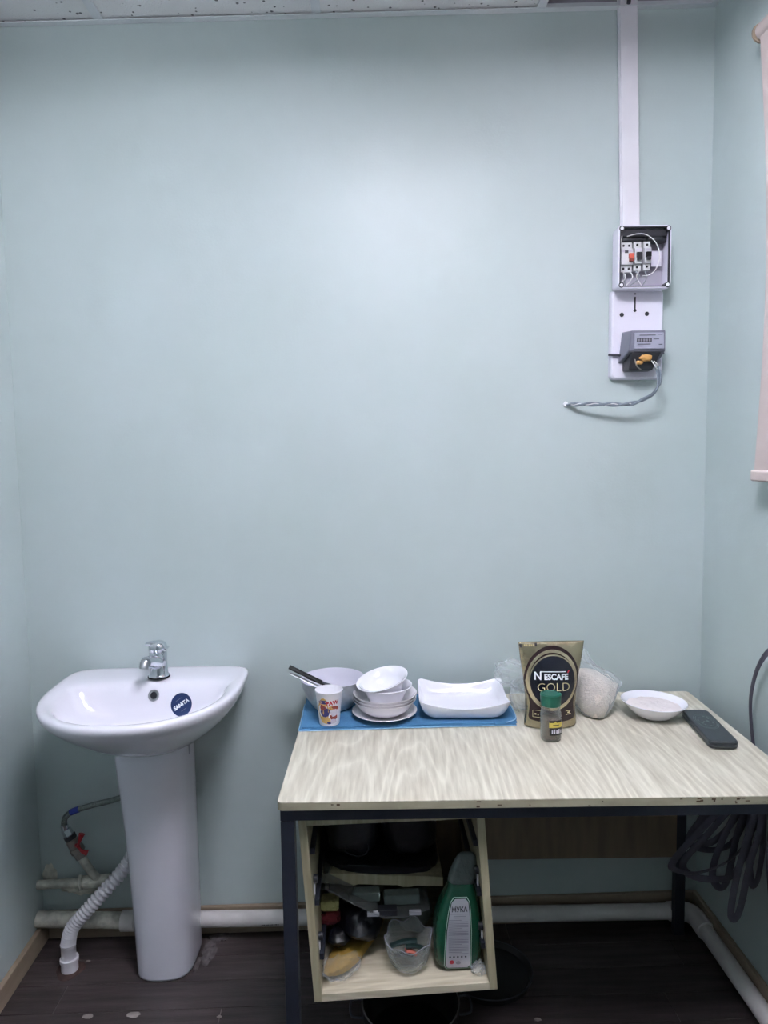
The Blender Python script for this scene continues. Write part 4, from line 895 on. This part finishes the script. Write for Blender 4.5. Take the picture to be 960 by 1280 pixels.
# right bowl with flour, and the black slab
t = thing('flour_bowl', (.785, -.245, ZT+.0005), 'white bowl with floury powder at the right of the table', 'bowl', rot=(0, math.radians(2.0), 0))
rb = [(.034, .0), (.038, .0002), (.052, .008), (.072, .026), (.0865, .043), (.0878, .0445), (.0868, .0455), (.084, .0435), (.070, .028), (.050, .0115), (.001, .008)]
M().lathe(rb, (0, 0, .001), 56).build('bowl_body', K['china'], t, local=True, ang=60)
M().lathe([(.066, .0225), (.073, .0305), (.066, .0325), (.045, .034), (.02, .036), (.001, .036)], (0, 0, .001), 40, fn=lambda p, a: Vector((p.x, p.y, p.z+.0035*noise.noise(Vector((p.x*60, p.y*60, 2)))))).build('flour', K['flour'], t, local=True)

t = thing('black_case', (.884, -.362, ZT+.0003), 'long flat black plastic case with faint ring pattern, right end of the table', 'case', rot=(0, 0, math.radians(-6.3)))
def case(z, g): 
    return rrect(.0355-g, .111-g, .014, z, 6)
M().loft([case(0, .004), case(.003, .001), case(.008, 0), case(.010, .0015), case(.012, 0), case(.018, .0005), case(.021, .003)]).build('case_body', K['slabc'], t, local=True, ang=35)
for r in (.019, .026, .0305):
    M().tube([(.001+r*math.cos(a)*.9, .022+r*1.7*math.sin(a), .0212) for a in [2*PI*j/40 for j in range(41)]], .0006, 4).build('ring_pattern', K['ringg'], t, local=True)
for i in range(14):
    a = random.uniform(0, 6.28); r = random.uniform(.004, .024); x, y = r*math.cos(a)*.9, .022+r*1.7*math.sin(a)
    M().box((x-.002, y-.003, .0208), (x+.002, y+.003, .0214)).build('ring_pattern', K['ringg'], t, local=True, smooth=False)

# ------------------------------------------------------------------ flat cable bundle hanging at the right end
KN = Vector((.985, -.44, .640))
t = thing('cable_bundle', tuple(KN), 'coiled flat grey cable hanging in loops under the right end of the table', 'cable')
def loop(pts, w=.0094): 
    M().tube(spline(pts, 7), w, 8, flat=.16, up=Vector((0, 1, 0))).build('cable_loop', K['strap'], t, ang=60)
k = lambda dx, dy, dz: KN+Vector((dx, dy, dz))
loop([k(0, 0, 0), k(-.09, .0, -.05), k(-.17, -.01, -.12), k(-.225, -.01, -.185), k(-.215, .0, -.215), k(-.15, .01, -.23), k(-.06, .02, -.20), k(.0, .01, -.1), k(0, 0, 0)])
loop([k(0, .01, 0), k(-.06, .02, -.06), k(-.13, .02, -.14), k(-.185, .02, -.205), k(-.17, .02, -.24), k(-.11, .02, -.255), k(-.045, .03, -.245), k(-.01, .02, -.12), k(0, .01, 0)])
loop([k(0, .02, 0), k(-.045, .03, -.08), k(-.09, .03, -.18), k(-.105, .03, -.25), k(-.085, .03, -.285), k(-.065, .03, -.26), k(-.04, .03, -.13), k(0, .02, -.01)])
loop([k(0, -.01, 0), k(-.03, -.01, -.1), k(-.06, -.01, -.22), k(-.075, -.01, -.32), k(-.065, -.01, -.345), k(-.05, -.01, -.31), k(-.03, -.01, -.2), k(-.005, -.01, -.1), k(0, -.01, 0)])
loop([k(.005, 0, 0), k(-.01, .03, -.1), k(-.012, .03, -.2), k(.0, .03, -.28), k(.015, .03, -.26), k(.02, .02, -.15), k(.01, .01, -.02)])
loop([k(.005, -.02, 0), k(.016, -.02, -.08), k(.010, -.03, -.18), k(.016, -.03, -.26), k(.026, -.03, -.33), k(.034, -.03, -.27), k(.032, -.02, -.12), k(.01, -.01, -.01)])
loop([k(0, .03, .0), k(-.10, .04, -.07), k(-.14, .04, -.12), k(-.12, .04, -.17), k(-.07, .04, -.14), k(-.02, .04, -.06), k(0, .03, 0)])
loop([k(0, .0, .0), k(-.05, .05, -.03), k(-.10, .06, -.09), k(-.155, .06, -.17), k(-.10, .06, -.20), k(-.04, .05, -.17), k(0, .04, -.05)])
M().blob(k(0, 0, .004), (.020, .024, .016), 71, .4, 2.5, 20, 12).build('cable_knot', K['dgrey'], t)
M().tube(spline([k(.012, 0, .0), (1.003, -.37, .70), (1.004, -.342, .80), (1.004, -.35, .87), (1.004, -.38, .935), (1.004, -.43, .985), (1.004, -.50, 1.0), (1.004, -.58, .96), (1.004, -.63, .86), (1.004, -.62, .72), (1.004, -.55, .66), k(.015, -.03, .0)], 8), .0085, 8, flat=.28, up=Vector((1, 0, 0))).build('cable_arc', K['strap'], t, ang=60, label='single loop rising above the table beside the right wall')
